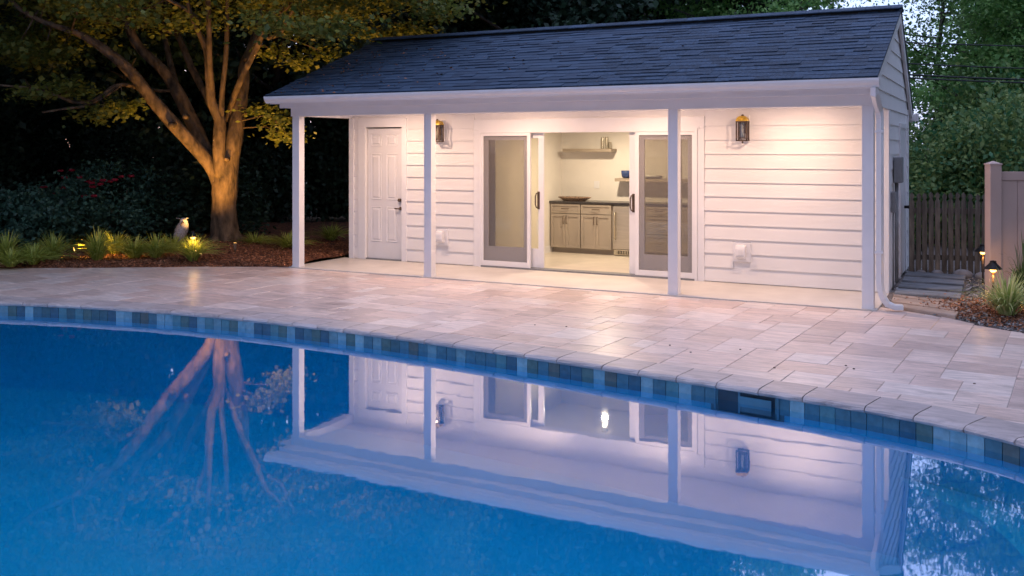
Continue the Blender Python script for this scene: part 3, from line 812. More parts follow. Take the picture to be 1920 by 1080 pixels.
# recessed porch lamps
CANS = [(1.15,.32), (3.15,.32), (5.0,.32), (6.88,.32)]
for i, (s, t) in enumerate(CANS):
    e = empty('recessed_light', (s,t,2.317), ['round recessed lamp in the porch ceiling in front of the entry door', 'round recessed lamp in the porch ceiling before the left end of the sliding doors',
              'round recessed lamp in the porch ceiling before the right end of the sliding doors', 'round recessed lamp in the porch ceiling near the right hand corner'][i], 'recessed light', 'recessed lamps in the porch ceiling')
    MB().lathe([(.062,0),(.075,-.004),(.075,.0),(.062,.001)], (s,t,2.3165), 20).build('trim_ring', M['trim'], e)
    MB().lathe([(.058,-.001),(.058,.0)], (s,t,2.3165), 20).build('lamp_lens', M['can'], e)
    ld = bpy.data.lights.new('porch_lamp', 'AREA'); ld.shape = 'DISK'; ld.size = .10; ld.energy = 20*KL; ld.color = (1,.66,.47)
    lo = bpy.data.objects.new('porch_lamp', ld); COL.objects.link(lo); lo.parent = e; lo.location = (0,0,-.004)

# wall lanterns
def lantern(s, zt, label):
    e = empty('wall_lantern', (s, T-.022, zt-.3), label, 'wall lantern', 'lanterns on the porch wall')
    z0 = zt-.30; f = T-.022; w_ = .064
    B(s+.0-.07, s+.07, f-.018, f, z0+.02, zt+.03).build('mounting_block', M['trim'], e, bevel=.004)
    B(s-.025, s+.025, f-.03, f-.018, z0+.10, zt-.08).build('back_plate', M['bronze'], e)
    a0, a1 = f-.15, f-.035
    fr = MB(); tk = .008
    for x in (s-w_, s+w_):
        for y in (a0, a1): fr.box(x-tk,x+tk,y-tk,y+tk,z0,zt-.05)
    for z in (z0, zt-.06):
        fr.box(s-w_-tk,s+w_+tk,a0-tk,a0+tk,z,z+.016); fr.box(s-w_-tk,s+w_+tk,a1-tk,a1+tk,z,z+.016)
        fr.box(s-w_-tk,s-w_+tk,a0+tk,a1-tk,z,z+.016); fr.box(s+w_-tk,s+w_+tk,a0+tk,a1-tk,z,z+.016)
    # inner cage
    for x in (s-.036, s+.036):
        for y in (a0+.025, a1-.025): fr.box(x-.005,x+.005,y-.005,y+.005,z0+.03,zt-.06)
    fr.box(s-.042,s+.042,a0+.02,a1-.02,z0+.035,z0+.045)
    fr.tube([(s,f-.10,z0),(s,f-.10,z0-.02),(s,f-.10,z0-.03)], [.006,.012,.004], 8)
    fr.build('lantern_frame', M['bronze'], e)
    g_ = MB(); g_.box(s-.034,s+.034,a0+.024,a0+.026,z0+.045,zt-.06); g_.box(s-.034,s+.034,a1-.026,a1-.024,z0+.045,zt-.06); g_.build('lantern_glass', M['lampglass'], e)
    MB().lathe([(.014,0),(.014,.11),(.008,.12),(.010,.14),(.003,.165)], (s,(a0+a1)/2,z0+.045), 10).build('candle', M['candle'], e, smooth=True)
    cp = MB(); cx_, cy_ = s, (a0+a1)/2
    def rg(hx, hy, z): return [(cx_-hx,cy_-hy,z),(cx_+hx,cy_-hy,z),(cx_+hx,cy_+hy,z),(cx_-hx,cy_+hy,z)]
    rs_ = [rg(.074,.066,zt-.046), rg(.070,.062,zt-.030), rg(.060,.052,zt-.005), rg(.042,.036,zt+.012), rg(.02,.018,zt+.02)]
    vs = [v for r in rs_ for v in r]; fs = [(0,1,2,3)]
    for i in range(4):
        for q in range(4): fs.append((i*4+q, i*4+(q+1)%4, (i+1)*4+(q+1)%4, (i+1)*4+q))
    fs.append((16,17,18,19)); cp.add(vs, fs); cp.build('brass_cap', M['brass'], e)
    cf = MB(); cf.tube([(s,cy_,zt+.018),(s,cy_,zt+.035),(s,cy_,zt+.04)], [.02,.014,.006], 8); cf.build('finial', M['bronze'], e)
lantern(1.67, 2.12, 'bronze wall lantern half hidden behind the second porch post from the left')
lantern(6.20, 2.12, 'bronze wall lantern with brass cap on the clapboards right of the sliding doors')
def outlet(s, label):
    e = empty('outlet_box', (s, T-.022, .29), label, 'outlet box', 'outlet boxes on the porch wall'); f = T-.02
    B(s-.113, s+.113, f-.02, f+.018, .28, .52).build('mounting_block', M['trim'], e, bevel=.004)
    c = MB(); c.prism([(f-.02,.32),(f-.085,.335),(f-.10,.36),(f-.10,.45),(f-.085,.49),(f-.02,.50)], lambda u, v, w_: (w_, u, v), s-.065, s+.06)
    c.build('weather_cover', M['trim'], e, bevel=.01)
    B(s-.03, s+.03, f-.106, f-.10, .37, .44).build('cover_window', M['door'], e, bevel=.003)
outlet(1.69, 'white weatherproof outlet box low on the wall beside the second porch post')
outlet(6.17, 'white weatherproof outlet box low on the clapboards under the right lantern')
# interior furniture
def bar(mb, p, q, r=.006, st=.025):
    (x0,y,z0),(x1,_,z1) = p, q; mb.tube([(x0,y,z0),(x0,y-st,z0),(x1,y-st,z1),(x1,y,z1)], r, 6)
def shaker(mb, s0, s1, z0, z1, tf, fr_=.05):
    mb.box(s0,s1,tf-.006,tf+.02,z0,z1)
    mb.box(s0,s0+fr_,tf-.018,tf-.006,z0,z1); mb.box(s1-fr_,s1,tf-.018,tf-.006,z0,z1)
    mb.box(s0+fr_,s1-fr_,tf-.018,tf-.006,z0,z0+fr_); mb.box(s0+fr_,s1-fr_,tf-.018,tf-.006,z1-fr_,z1)
cf_ = 3.3
cab = empty('base_cabinet', (2.5,cf_,.016), 'grey beige base cabinet with four doors and two drawers under a dark counter', 'cabinet')
B(2.513,3.595,cf_+.02,3.744,.10,.825).build('carcass', M['cab'], cab)
B(2.513,3.595,cf_+.08,3.74,.016,.10).build('toe_kick', M['cab'], cab)
for i in range(2):
    s0 = 2.52+i*.538; s1 = s0+.53
    d = MB(); shaker(d, s0+.004, s1-.004, .665, .815, cf_, .032); o = d.build('drawer', M['cab'], cab)
    h = MB(); bar(h, ((s0+s1)/2-.06,cf_-.018,.74), ((s0+s1)/2+.06,cf_-.018,.74)); h.build('drawer_pull', M['bronze'], o)
    for k_ in range(2):
        a = s0+.004+k_*.263; b = a+.259
        d = MB(); shaker(d, a, b, .105, .655, cf_, .045); o = d.build('cabinet_door', M['cab'], cab)
        hx = b-.025 if k_ == 0 else a+.025
        h = MB(); bar(h, (hx,cf_-.018,.50), (hx,cf_-.018,.62)); h.build('door_pull', M['bronze'], o)
B(2.502,5.2,cf_-.03,3.744,.828,.86).build('countertop', M['counter'], cab, bevel=.003)
fg = empty('bar_fridge', (3.85,cf_,.016), 'stainless under-counter fridge with a long vertical handle', 'fridge')
B(3.612,4.10,cf_+.03,3.74,.03,.815).build('fridge_body', M['steel'], fg)
B(3.616,4.096,cf_-.02,cf_+.025,.125,.80).build('fridge_door', M['steel'], fg, bevel=.004)
h = MB(); bar(h, (3.66,cf_-.02,.28), (3.66,cf_-.02,.70), .012, .045); h.build('fridge_handle', M['silver'], fg, smooth=True)
gr = MB(); gr.box(3.63,4.08,cf_-.015,cf_+.02,.03,.115)
go = gr.build('vent_grille', M['silver'], fg)
for i in range(12): B(3.70+i*.028,3.714+i*.028,cf_-.0165,cf_-.0145,.045,.10).build('slot', M['black'], go)
dc = empty('drawer_cabinet', (4.6,cf_,.016), 'grey beige drawer cabinet seen through the right hand screen', 'cabinet')
B(4.11,5.19,cf_+.02,3.74,.10,.825).build('carcass', M['cab'], dc); B(4.11,5.19,cf_+.08,3.735,.016,.10).build('toe_kick', M['cab'], dc)
for a in (4.115, 4.655):
    for z0, z1 in ((.665,.815),(.385,.655),(.105,.375)):
        d = MB(); shaker(d, a, a+.53, z0, z1, cf_, .035); o = d.build('drawer', M['cab'], dc)
        h = MB(); bar(h, (a+.205,cf_-.018,(z0+z1)/2), (a+.325,cf_-.018,(z0+z1)/2)); h.build('drawer_pull', M['bronze'], o)
tag(B(2.64,3.50,3.50,3.758,1.665,1.715).build('wall_shelf', M['shelfwood'], None, bevel=.002), 'upper thick wooden wall shelf with steel canisters', 'shelf')
tag(B(3.56,5.0,3.50,3.758,1.19,1.24).build('wall_shelf', M['shelfwood'], None, bevel=.002), 'lower thick wooden wall shelf holding the blue bowl', 'shelf')
for i, (s, h_) in enumerate(((3.315,.185),(3.385,.19),(3.43,.11))):
    o = MB().lathe([(.024,0),(.026,.004),(.026,h_-.01),(.022,h_)], (s,3.6+.03*(i==2),1.717), 14).build('canister', M['silver'], None, smooth=False, origin=(s,3.6,1.717))
    tag(o, ['tall brushed steel canister left on the upper shelf','tall brushed steel canister in the middle of three on the upper shelf','short steel canister at the right of the two tall ones'][i], 'canister', 'steel canisters on the upper shelf')
o = MB().lathe([(.05,0),(.075,.02),(.085,.07),(.088,.12),(.083,.12),(.07,.03),(.0,.02)], (3.72,3.62,1.243), 20).build('blue_bowl', M['bluebowl'], None, smooth=True, origin=(3.72,3.62,1.243))
tag(o, 'deep blue glazed bowl on the lower shelf', 'bowl')
tag(B(4.03,4.30,3.53,3.70,1.243,1.29).build('dark_box', M['counter'], None, bevel=.01), 'low dark box on the lower shelf behind the right screen', 'box')
# woven tray with rolled towels
tr = empty('woven_tray', (2.88,3.45,.862), 'woven brown tray of rolled cloth on the dark counter', 'tray')
c = MB()
for i in range(5): 
    rr2 = .10+.012*i
    c.tube([(2.88+1.9*rr2*math.cos(a_), 3.45+rr2*math.sin(a_), .87+.012*i) for a_ in [q*math.pi/10 for q in range(21)]], .008, 6)
c.build('rim', M['wicker'], tr)
c = MB()
for i in range(5): c.tube([(2.72+.07*i,3.38,.885),(2.72+.07*i+.02,3.40,.90+.01*(i%2)),(2.74+.07*i,3.52,.89)], [.02,.032,.022], 8)
c.build('rolled_cloth', M['wicker'], tr, smooth=True)
# ceiling lamp in the room
cl = empty('ceiling_lamp', (3.75,2.6,2.29), 'glowing round ceiling lamp inside the pool house', 'ceiling lamp')
MB().lathe([(.05,0),(.05,-.02),(.01,-.02)], (3.75,2.6,2.29), 16).build('lamp_base', M['silver'], cl)
MB().ell((3.75,2.6,2.20), (.035,.035,.035), 16, 10).build('lamp_globe', M['warm_hot'], cl, smooth=True)
ld = bpy.data.lights.new('room_lamp', 'AREA'); ld.shape = 'DISK'; ld.size = .08; ld.energy = 30*KL; ld.color = (1,.80,.56)
lo = bpy.data.objects.new('room_lamp', ld); COL.objects.link(lo); lo.parent = cl; lo.location = (0,0,-.19)

# ------------------------------------------------------------------ path, steps, fences
def stone_slab(mb, pts, z0, z1):
    n = len(pts); mb.add([(x,y,z0) for x,y in pts]+[(x,y,z1) for x,y in pts], [tuple(range(n-1,-1,-1)), tuple(range(n,2*n))]+[(i,(i+1)%n,n+(i+1)%n,n+i) for i in range(n)])
pathst = empty('stepping_path', (8.3,.5,0), kind='structure')
for pts in ([(8.0,.24),(8.46,-.03),(8.70,-.20),(8.72,.10),(8.03,.42)], [(8.02,.50),(8.70,.16),(8.72,.56),(8.0,.86)], [(8.0,.93),(8.72,.63),(8.70,.80),(7.99,1.06)]):
    m_ = MB(); stone_slab(m_, pts, -.05, .022); m_.build('flagstone', M['path'], pathst, bevel=.008)
steps = empty('timber_steps', (8.3,1.1,0), 'low grey timber steps between the pool house and the gravel', 'steps')
for i, (a, b) in enumerate(((1.08,1.50),(1.58,2.0),(2.07,2.48),(2.56,2.95))):
    z = .035+i*.012
    m_ = MB(); stone_slab(m_, [(7.99,a+.02),(8.70,a-.06),(8.70,b-.08),(7.99,b)], -.04, z); m_.build('timber_tread', M['timber'], steps, bevel=.01)
for i, (x, y, r) in enumerate(((8.66,3.0,.10),(8.9,2.95,.08),(8.35,3.05,.06),(8.15,3.02,.05))):
    o = MB().ell((0,0,0), (r*1.3,r*.9,r*.8), 10, 7).build('edge_stone', M['stone'], None, smooth=True); o.location = (x,y,.05)
    tag(o, ['largest rounded grey stone at the foot of the picket fence','rounded stone beside the big one near the tan fence post','small round stone at the foot of the pickets','smallest round stone next to the pool house corner'][i], 'stone', 'stones along the picket fence')
def picket_fence(p0, p1, h, step, w_, label, z0=0.0, m='picket', rails=True):
    p0 = Vector(p0); p1 = Vector(p1); d = p1-p0; Ln = d.length; d.normalize(); nn = Vector((d.y,-d.x))
    e = empty('picket_fence', (p0.x,p0.y,z0), label, 'fence')
    pm = MB(); hw = w_/2
    prof_ = [(-hw,0),(hw,0),(hw,h-.12),(hw*.55,h-.10),(hw*.5,h-.085),(hw*.9,h-.06),(hw*.75,h-.03),(0,h),(-hw*.75,h-.03),(-hw*.9,h-.06),(-hw*.5,h-.085),(-hw*.55,h-.10),(-hw,h-.12)]
    pm.prism(prof_, lambda u, v, q: (u, q, v), -.009, .009); me = pm.mesh('picket', M[m])
    ang = math.atan2(d.y, d.x); x = 0
    while x < Ln:
        q = p0+d*x+nn*.02; link('picket', me, e, (q.x,q.y,z0+random.uniform(-.01,.01)), (0,random.uniform(-.008,.008),ang)); x += step
    for zz in (.22, h-.28):
        r = MB(); a = p0-nn*.01; b = p1-nn*.01
        stone_slab(r, [(a.x,a.y),(b.x,b.y),(b.x-nn.x*.03,b.y-nn.y*.03),(a.x-nn.x*.03,a.y-nn.y*.03)], z0+zz, z0+zz+.07); r.build('rail', M[m], e)
    return e
picket_fence((8.03,3.03), (9.6,3.42), 1.13, .0815, .062, 'weathered grey picket fence with spear tops between the pool house and the tan fence')
a = at(380,465,24.5); b = at(700,465,24.5)
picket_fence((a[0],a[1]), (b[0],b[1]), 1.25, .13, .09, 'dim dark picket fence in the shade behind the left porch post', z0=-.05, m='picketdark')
# tan vinyl fence
vf = empty('vinyl_fence', (9.03,1.46,0), 'tall tan vinyl privacy fence at the right edge', 'fence')
d = Vector((R2[0], R2[1])); nn = Vector((d.y, -d.x)); p0 = Vector((9.03,1.46))
def vb(mb, u0, u1, v0, v1, z0, z1):
    P = []
    for z in (z0, z1):
        for u, v in ((u0,v0),(u1,v0),(u1,v1),(u0,v1)): q = p0+d*u+nn*v; P.append((q.x,q.y,z))
    mb.add(P, [(0,3,2,1),(4,5,6,7),(0,1,5,4),(1,2,6,5),(2,3,7,6),(3,0,4,7)]); return mb
for u in (0, 2.4): 
    po = vb(MB(), u-.066, u+.066, -.066, .066, -.05, 1.54).build('fence_post', M['vinylfence'], vf, bevel=.004)
    cpm = vb(MB(), u-.074, u+.074, -.074, .074, 1.54, 1.555); q = p0+d*u
    cpm.add([tuple((p0+d*(u+a_)+nn*b_).to_3d()+Vector((0,0,1.555))) for a_, b_ in ((-.066,-.066),(.066,-.066),(.066,.066),(-.066,.066))]+[(q.x,q.y,1.585)], [(0,1,4),(1,2,4),(2,3,4),(3,0,4)])
    cpm.build('post_cap', M['vinylfence'], po)
for z0, z1 in ((1.36,1.46),(.05,.16)): vb(MB(), .066, 2.334, -.025, .025, z0, z1).build('fence_rail', M['vinylfence'], vf, bevel=.003)
u = .07
while u < 2.33: vb(MB(), u+.003, min(u+.203,2.334), -.014, .014, .161, 1.359).build('fence_board', M['vinylfence'], vf, bevel=.004); u += .206

# ------------------------------------------------------------------ garden lamps
def path_light(x, y, z0, h, label, hat=.085, power=6):
    e = empty('path_light', (x,y,z0), label, 'path light', 'low path lights')
    MB().tube([(x,y,z0),(x,y,z0+h-.05)], .011, 8).build('stake', M['bronze'], e, smooth=True)
    MB().lathe([(hat,h-.03),(hat*.98,h-.022),(hat*.45,h+.03),(hat*.35,h+.045),(hat*.36,h+.06),(.005,h+.066)], (x,y,z0), 18).build('hat', M['black'], e)
    MB().lathe([(.022,h-.062),(.032,h-.05),(.034,h-.028)], (x,y,z0), 12).build('lens', M['warm'], e)
    l = bpy.data.lights.new('path_lamp', 'POINT'); l.energy = power*KL*.6; l.color = (1,.55,.18); l.shadow_soft_size = .03
    o = bpy.data.objects.new('path_lamp', l); COL.objects.link(o); o.parent = e; o.location = (0,0,h-.09)
    return e
path_light(-1.66, -.42, -.01, .44, 'slim dark path light standing in the mulch in front of the maple', .06, 7)
path_light(*at(1862,545,10.6)[:2], 0, .42, 'dark cone topped path light in front of the tan fence post', .095, 7)
path_light(*at(1843,545,12.0)[:2], 0, .46, 'second path light half hidden behind the tan fence post', .095, 3)
def uplight(p, aim, power, label, size=60, colr=(1,.50,.11)):
    p = Vector(p); e = empty('garden_spotlight', p, label, 'spotlight', 'low garden spotlights')
    dr_ = (Vector(aim)-p).normalized(); b = p+Vector((0,0,.10))
    m_ = MB().tube([p, p+Vector((0,0,.06))], .012, 8); m_.tube([b-dr_*.05, b+dr_*.05, b+dr_*.06], [.025,.035,.035], 12); m_.build('housing', M['bronze'], e)
    MB().tube([b+dr_*.061, b+dr_*.064], .028, 12).build('lens', M['warm'], e)
    l = bpy.data.lights.new('spot_lamp', 'SPOT'); l.energy = power*KL*.6; l.color = colr; l.spot_size = rad(size); l.spot_blend = .8; l.shadow_soft_size = .03
    o = bpy.data.objects.new('spot_lamp', l); COL.objects.link(o); o.parent = e
    o.location = Vector((0,0,.10))+dr_*.08; o.rotation_euler = dr_.to_track_quat('-Z','Y').to_euler()
    return e
TRK = at(425, 465, 16.6)
uplight(at(131,474,14.75)[:2]+(.04,), at(240,445,15.0), 95, 'small amber spotlight low between the grass clumps at the left', 110)
uplight((-1.75,.55,.05), at(445,60,16.6), 180, 'amber spotlight in the mulch right of the maple trunk', 100)
uplight(at(375,470,15.2)[:2]+(.05,), at(395,180,16.4), 400, 'amber spotlight hidden in grass in front of the maple', 100)
uplight(at(560,470,17.3)[:2]+(.05,), at(670,30,16.5), 620, 'amber spotlight in the bed behind the first porch post', 80)

# ------------------------------------------------------------------ plants
def grass_clump(name, n, h, spread, wd, m, label, cat, group, x, y, z):
    V = []; Fc = []
    for i in range(n):
        a = random.uniform(0, 2*math.pi); el = random.uniform(.15, 1.0); ln = h*random.uniform(.7,1.25)
        hx, hy = math.cos(a), math.sin(a); sx, sy = -hy, hx; r0 = random.uniform(0,.06); out_ = spread*el*random.uniform(.6,1.2)
        base = len(V); K = 6; tw = random.uniform(-.4,.4)
        for k_ in range(K+1):
            u = k_/K; rr3 = r0+out_*u**1.3; zz = ln*(u-(.15+.62*el)*u*u*1.0)
            ww = wd*(1-u)**.6*(.5 if k_ == 0 else 1)
            cx, cy = hx*rr3+sx*tw*u*u*.08, hy*rr3+sy*tw*u*u*.08
            V += [(cx-sx*ww,cy-sy*ww,zz), (cx+sx*ww,cy+sy*ww,zz+.002)]
        for k_ in range(K): b = base+k_*2; Fc.append((b,b+1,b+3,b+2))
    me = npmesh(name, np.array(V), np.array(Fc), m); o = link(name, me, None, (x,y,z)); return tag(o, label, cat, group)
G1 = 'grass clumps along the edge of the left bed'
for i, (px, k_, h_, lab) in enumerate(((12,14.3,.62,'golden lit grass clump cut by the left edge of the picture'), (62,14.0,.42,'small grass clump right of the one at the left edge'), (100,14.5,.58,'green grass clump just left of the small amber spotlight'),
        (182,14.4,.66,'brightest yellow lit grass clump right of the small amber spotlight'), (252,14.6,.5,'green grass clump right of the bright yellow one'),
        (292,14.7,.52,'grass clump left of the bird statue'), (322,15.3,.45,'low grass clump right under the bird statue'), (362,14.35,.55,'grass clump behind the slim path light'),
        (478,16.4,.36,'small dark grass clump right of the maple trunk'), (540,16.0,.42,'grass clump beside the first porch post'), (20,13.75,.36,'low grass at the front corner of the bed'), (620,17.4,.45,'dark low grass seen through the left end of the porch'), (218,15.2,.5,'grass clump behind the bright yellow one'))):
    q = at(px, 480, k_); grass_clump('grass_clump', 230, h_*.92, .60, .0105, M['blade'], lab, 'grass clump', G1, q[0], q[1], .02)
q = at(1888, 600, 9.75); grass_clump('grass_clump', 300, .58, .52, .011, M['bladevar'], 'large cream striped grass clump in the right bed', 'grass clump', 'grass clumps in the right bed', q[0], q[1], .0)
q = at(1960, 600, 9.9); grass_clump('grass_clump', 200, .48, .36, .010, M['bladevar'], 'cream striped grass clump cut off by the right edge', 'grass clump', 'grass clumps in the right bed', q[0], q[1], .0)
q = at(1922, 560, 10.3); grass_clump('tall_grass', 90, 1.0, .30, .009, M['bladedark'], 'tall upright dark green grass before the tan fence', 'grass', None, q[0], q[1], .0)

def shrub_mesh(name, r, h, n, size, m, seed):
    rg = np.random.default_rng(seed)
    nc = 60; th = rg.uniform(0, 2*np.pi, nc); ph = rg.uniform(0, 1, nc); rad_ = rg.uniform(.55, 1.0, nc)
    C = np.stack([r*rad_*np.cos(th)*np.sqrt(1-(ph*.9)**2), r*rad_*np.sin(th)*np.sqrt(1-(ph*.9)**2), h*(.12+.8*ph*rad_)], 1)
    P = C[rg.integers(0, nc, n)]+rg.normal(size=(n,3))*np.array([r*.14, r*.14, h*.10]); P[:,2] = np.abs(P[:,2])
    V, Fc = leaves(P, size, .2, .6, rg); return npmesh(name, V, Fc, m)
def shrub(name, x, y, z, r, h, n, size, m, seed, label, cat='shrub', group=None, me=None, rz=0.):
    e = empty(name, (x,y,z), label, cat, group)
    fo = link('foliage', me or shrub_mesh('foliage', r, h, n, size, M[m], seed), e, (x,y,z), (0,0,rz))
    st = MB()
    for i in range(6):
        a_ = i*1.05; st.tube([(x,y,z-.05),(x+r*.25*math.cos(a_),y+r*.25*math.sin(a_),z+h*.35),(x+r*.5*math.cos(a_),y+r*.5*math.sin(a_),z+h*.7)], [.025,.018,.008], 5)
    st.build('stem', M['barkdark'], e); return e
q = at(195,470,17.6); rs = shrub('rose_bush', q[0], q[1], 0, 1.3, 1.45, 15000, .075, 'rose', 3, 'rounded rose bush with small red blooms left of the bird statue', 'rose bush')
def bloom(px, py, k_):
    p = at(px, py, k_); m_ = MB()
    for a_ in range(5):
        r_ = random.uniform(.022,.04); m_.ell((p[0]+.028*math.cos(a_*1.26), p[1]+.028*math.sin(a_*1.26), p[2]), (r_,r_,r_*.7), 6, 4)
    return m_
for px, py in ((114,320),(135,319),(120,333),(150,332),(165,340),(172,343),(180,338),(188,345),(193,338),(215,337),(227,331),(246,330),(82,351),(118,352),(158,368),(177,367),(104,362),(50,412),(88,404),(86,386),(98,415),(205,340),(174,350)):
    bloom(px, py, 16.9+random.uniform(-.2,.2)-(.2 if py > 360 else 0)).build('bloom', M['bloom'], rs)
q = at(45,470,16.9); shrub('shrub', q[0], q[1], 0, 1.25, 1.05, 13000, .085, 'rose', 4, 'low blue green shrub at the left edge behind the grass clumps')
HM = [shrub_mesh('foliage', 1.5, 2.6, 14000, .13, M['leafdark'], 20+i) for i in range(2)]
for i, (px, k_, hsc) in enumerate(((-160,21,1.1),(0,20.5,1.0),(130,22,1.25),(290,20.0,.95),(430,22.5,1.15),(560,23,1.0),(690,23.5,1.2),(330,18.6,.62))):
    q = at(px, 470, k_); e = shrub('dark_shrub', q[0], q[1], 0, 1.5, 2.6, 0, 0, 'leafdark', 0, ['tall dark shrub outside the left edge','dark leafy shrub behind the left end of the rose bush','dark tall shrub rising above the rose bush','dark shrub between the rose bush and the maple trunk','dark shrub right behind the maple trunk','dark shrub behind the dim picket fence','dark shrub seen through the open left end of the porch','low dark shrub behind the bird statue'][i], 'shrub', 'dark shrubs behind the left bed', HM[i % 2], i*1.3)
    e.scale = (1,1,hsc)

def tree_proto(name, h, cr, n, size, m, seed, base=.25, nl=16, flat=1., bark='barkdark', trunk=.22, sig=.09):
    rg = np.random.default_rng(seed); random.seed(seed)
    e = empty(name, (0,0,0)); tb = MB()
    tb.tube([(0,0,-.1),(.05,0,h*.2),(-.1,.1,h*.45),(.1,-.05,h*.7),(0,0,h*.93)], [trunk,trunk*.85,trunk*.6,trunk*.35,.03], 9, .06)
    C = []
    for i in range(nl):
        z0 = h*(base+(.9-base)*(i+.5)/nl); a_ = i*2.4+random.uniform(-.4,.4)
        f = 1-abs((z0/h-(base+.3))/(1.0-base-.1))**2.2; f = max(.25, f); Ln = cr*f*random.uniform(.75,1.15)
        up = random.uniform(.15,.5)*Ln; p = [(0,0,z0)]
        for q in (.35,.7,1.0):
            p.append((Ln*q*math.cos(a_+.2*q), Ln*q*math.sin(a_+.2*q), z0+up*q**1.2))
        tb.tube(p, [trunk*.35,trunk*.22,trunk*.13,.012], 6)
        for q in (.45,.65,.85,1.0,.3):
            for _ in range(3):
                C.append((Ln*q*math.cos(a_)+random.gauss(0,cr*.17), Ln*q*math.sin(a_)+random.gauss(0,cr*.17), z0+up*q+random.gauss(0,h*.03)))
        tb.tube([p[2], (p[2][0]+random.gauss(0,cr*.2), p[2][1]+random.gauss(0,cr*.2), p[2][2]+random.uniform(0,h*.07))], [.03,.008], 5)
    C = np.array(C); P = C[rg.integers(0, len(C), n)]+rg.normal(size=(n,3))*np.array([cr*sig, cr*sig, cr*sig*.6*flat])
    V, Fc = leaves(P, size, .2, .6, rg)
    tb.build('trunk', M[bark], e, smooth=True)
    link('crown', npmesh('crown', V, Fc, M[m]), e, (0,0,0))
    return e
G2 = 'dark trees behind the pool house'
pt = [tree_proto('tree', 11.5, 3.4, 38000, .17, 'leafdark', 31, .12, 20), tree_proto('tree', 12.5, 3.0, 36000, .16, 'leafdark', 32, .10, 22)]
spots = [(-420,15,1.0),(-260,19,1.1),(-60,22,1.0),(95,24.5,1.1),(240,22,1.05),(370,25.5,1.15),(520,23,1.05),(650,26,1.15),(790,23.5,1.1),(925,26,1.15),(1060,23,1.0),(1150,25.5,1.05),(1225,23.5,.95),(-700,11,1.1),(0,30,1.2),(480,31,1.2),(860,31,1.25),(1130,32,1.2)]  # outermost left trees are unseen, added to block sky light
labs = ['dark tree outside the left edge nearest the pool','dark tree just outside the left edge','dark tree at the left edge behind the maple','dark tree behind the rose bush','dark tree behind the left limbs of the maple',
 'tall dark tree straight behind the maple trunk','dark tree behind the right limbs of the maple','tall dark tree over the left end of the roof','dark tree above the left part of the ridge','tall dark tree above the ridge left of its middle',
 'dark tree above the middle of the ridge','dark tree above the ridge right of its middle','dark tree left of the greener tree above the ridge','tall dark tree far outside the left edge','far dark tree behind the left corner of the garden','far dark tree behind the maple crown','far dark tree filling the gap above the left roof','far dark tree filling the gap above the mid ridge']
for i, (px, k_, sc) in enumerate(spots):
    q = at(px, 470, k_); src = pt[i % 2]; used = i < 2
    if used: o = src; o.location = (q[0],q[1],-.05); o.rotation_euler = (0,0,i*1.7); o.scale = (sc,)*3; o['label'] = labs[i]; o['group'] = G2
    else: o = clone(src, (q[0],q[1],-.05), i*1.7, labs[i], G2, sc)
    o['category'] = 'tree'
gm1 = tree_proto('green_tree', 9.5, 2.9, 42000, .12, 'leafmid', 41, .08, 22)
q = at(1405,470,22); gm1.location = (q[0],q[1],-.05); gm1.scale = (.78,.78,.86); tag(gm1, 'green leafy tree above the ridge left of the open sky', 'tree')
for i, (px, k_, sc, lab) in enumerate(((1940,19.5,.86,'tall full green tree above the tan fence'), (1885,31,.78,'far green tree seen between the sparse tree and the full one'),(2170,18,.75,'green tree reaching in from the right edge'), (2140,20,1.1,'green tree outside the right edge'), (2010,26,.8,'green tree farther back between the sparse tree and the full one'))):
    q = at(px,470,k_); clone(gm1, (q[0],q[1],-.05), i*2.1+.5, lab, 'green trees on the right', sc)['category'] = 'tree'
G3 = 'dark trees around the garden outside the picture'  # unseen trees added to cut sky light on the gable and post fronts
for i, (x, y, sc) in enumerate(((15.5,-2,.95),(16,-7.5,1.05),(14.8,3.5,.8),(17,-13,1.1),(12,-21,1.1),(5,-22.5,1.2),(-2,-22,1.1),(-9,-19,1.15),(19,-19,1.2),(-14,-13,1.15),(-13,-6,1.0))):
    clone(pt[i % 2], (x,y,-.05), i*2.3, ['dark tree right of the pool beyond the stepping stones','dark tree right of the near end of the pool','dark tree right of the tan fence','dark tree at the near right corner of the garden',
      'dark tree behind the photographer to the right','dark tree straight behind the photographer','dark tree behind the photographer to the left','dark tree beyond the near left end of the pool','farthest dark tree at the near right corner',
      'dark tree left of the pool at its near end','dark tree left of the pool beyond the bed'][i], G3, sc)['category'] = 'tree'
sp = tree_proto('sparse_tree', 9.0, 2.0, 15000, .085, 'leaffine', 51, .2, 20, trunk=.09, sig=.16)
q = at(1765,470,20.5); sp.location = (q[0],q[1],-.05); sp.scale = (.95,.95,.86); tag(sp, 'thin sparse tree with fine leaves against the sky beside the gable', 'tree')
HG = [shrub_mesh('foliage', 1.3, 2.4, 15000, .10, M['hedge'], 60+i) for i in range(2)]
for i, (px, k_, hs, lab) in enumerate(((1700,18.5,.9,'leafy green shrub directly behind the rear corner of the pool house'),(1775,17.5,.95,'leafy green shrub behind the left part of the picket fence'),(1850,17.8,1.25,'tall leafy shrub behind the tan fence post'),(1940,16.2,1.15,'leafy shrub behind the tan fence at the right edge'),(1735,21,1.0,'taller shrub in the second row behind the pickets'),(1835,21.5,1.35,'tallest shrub in the second row right of the sparse tree'),(2050,17,1.3,'leafy shrub outside the right edge'))):
    q = at(px,470,k_); e = shrub('green_shrub', q[0],q[1],0,1.3,2.4,0,0,'hedge',0,lab,'shrub','green shrubs behind the picket fence',HG[i%2],i*.9); e.scale = (1,1,hs)

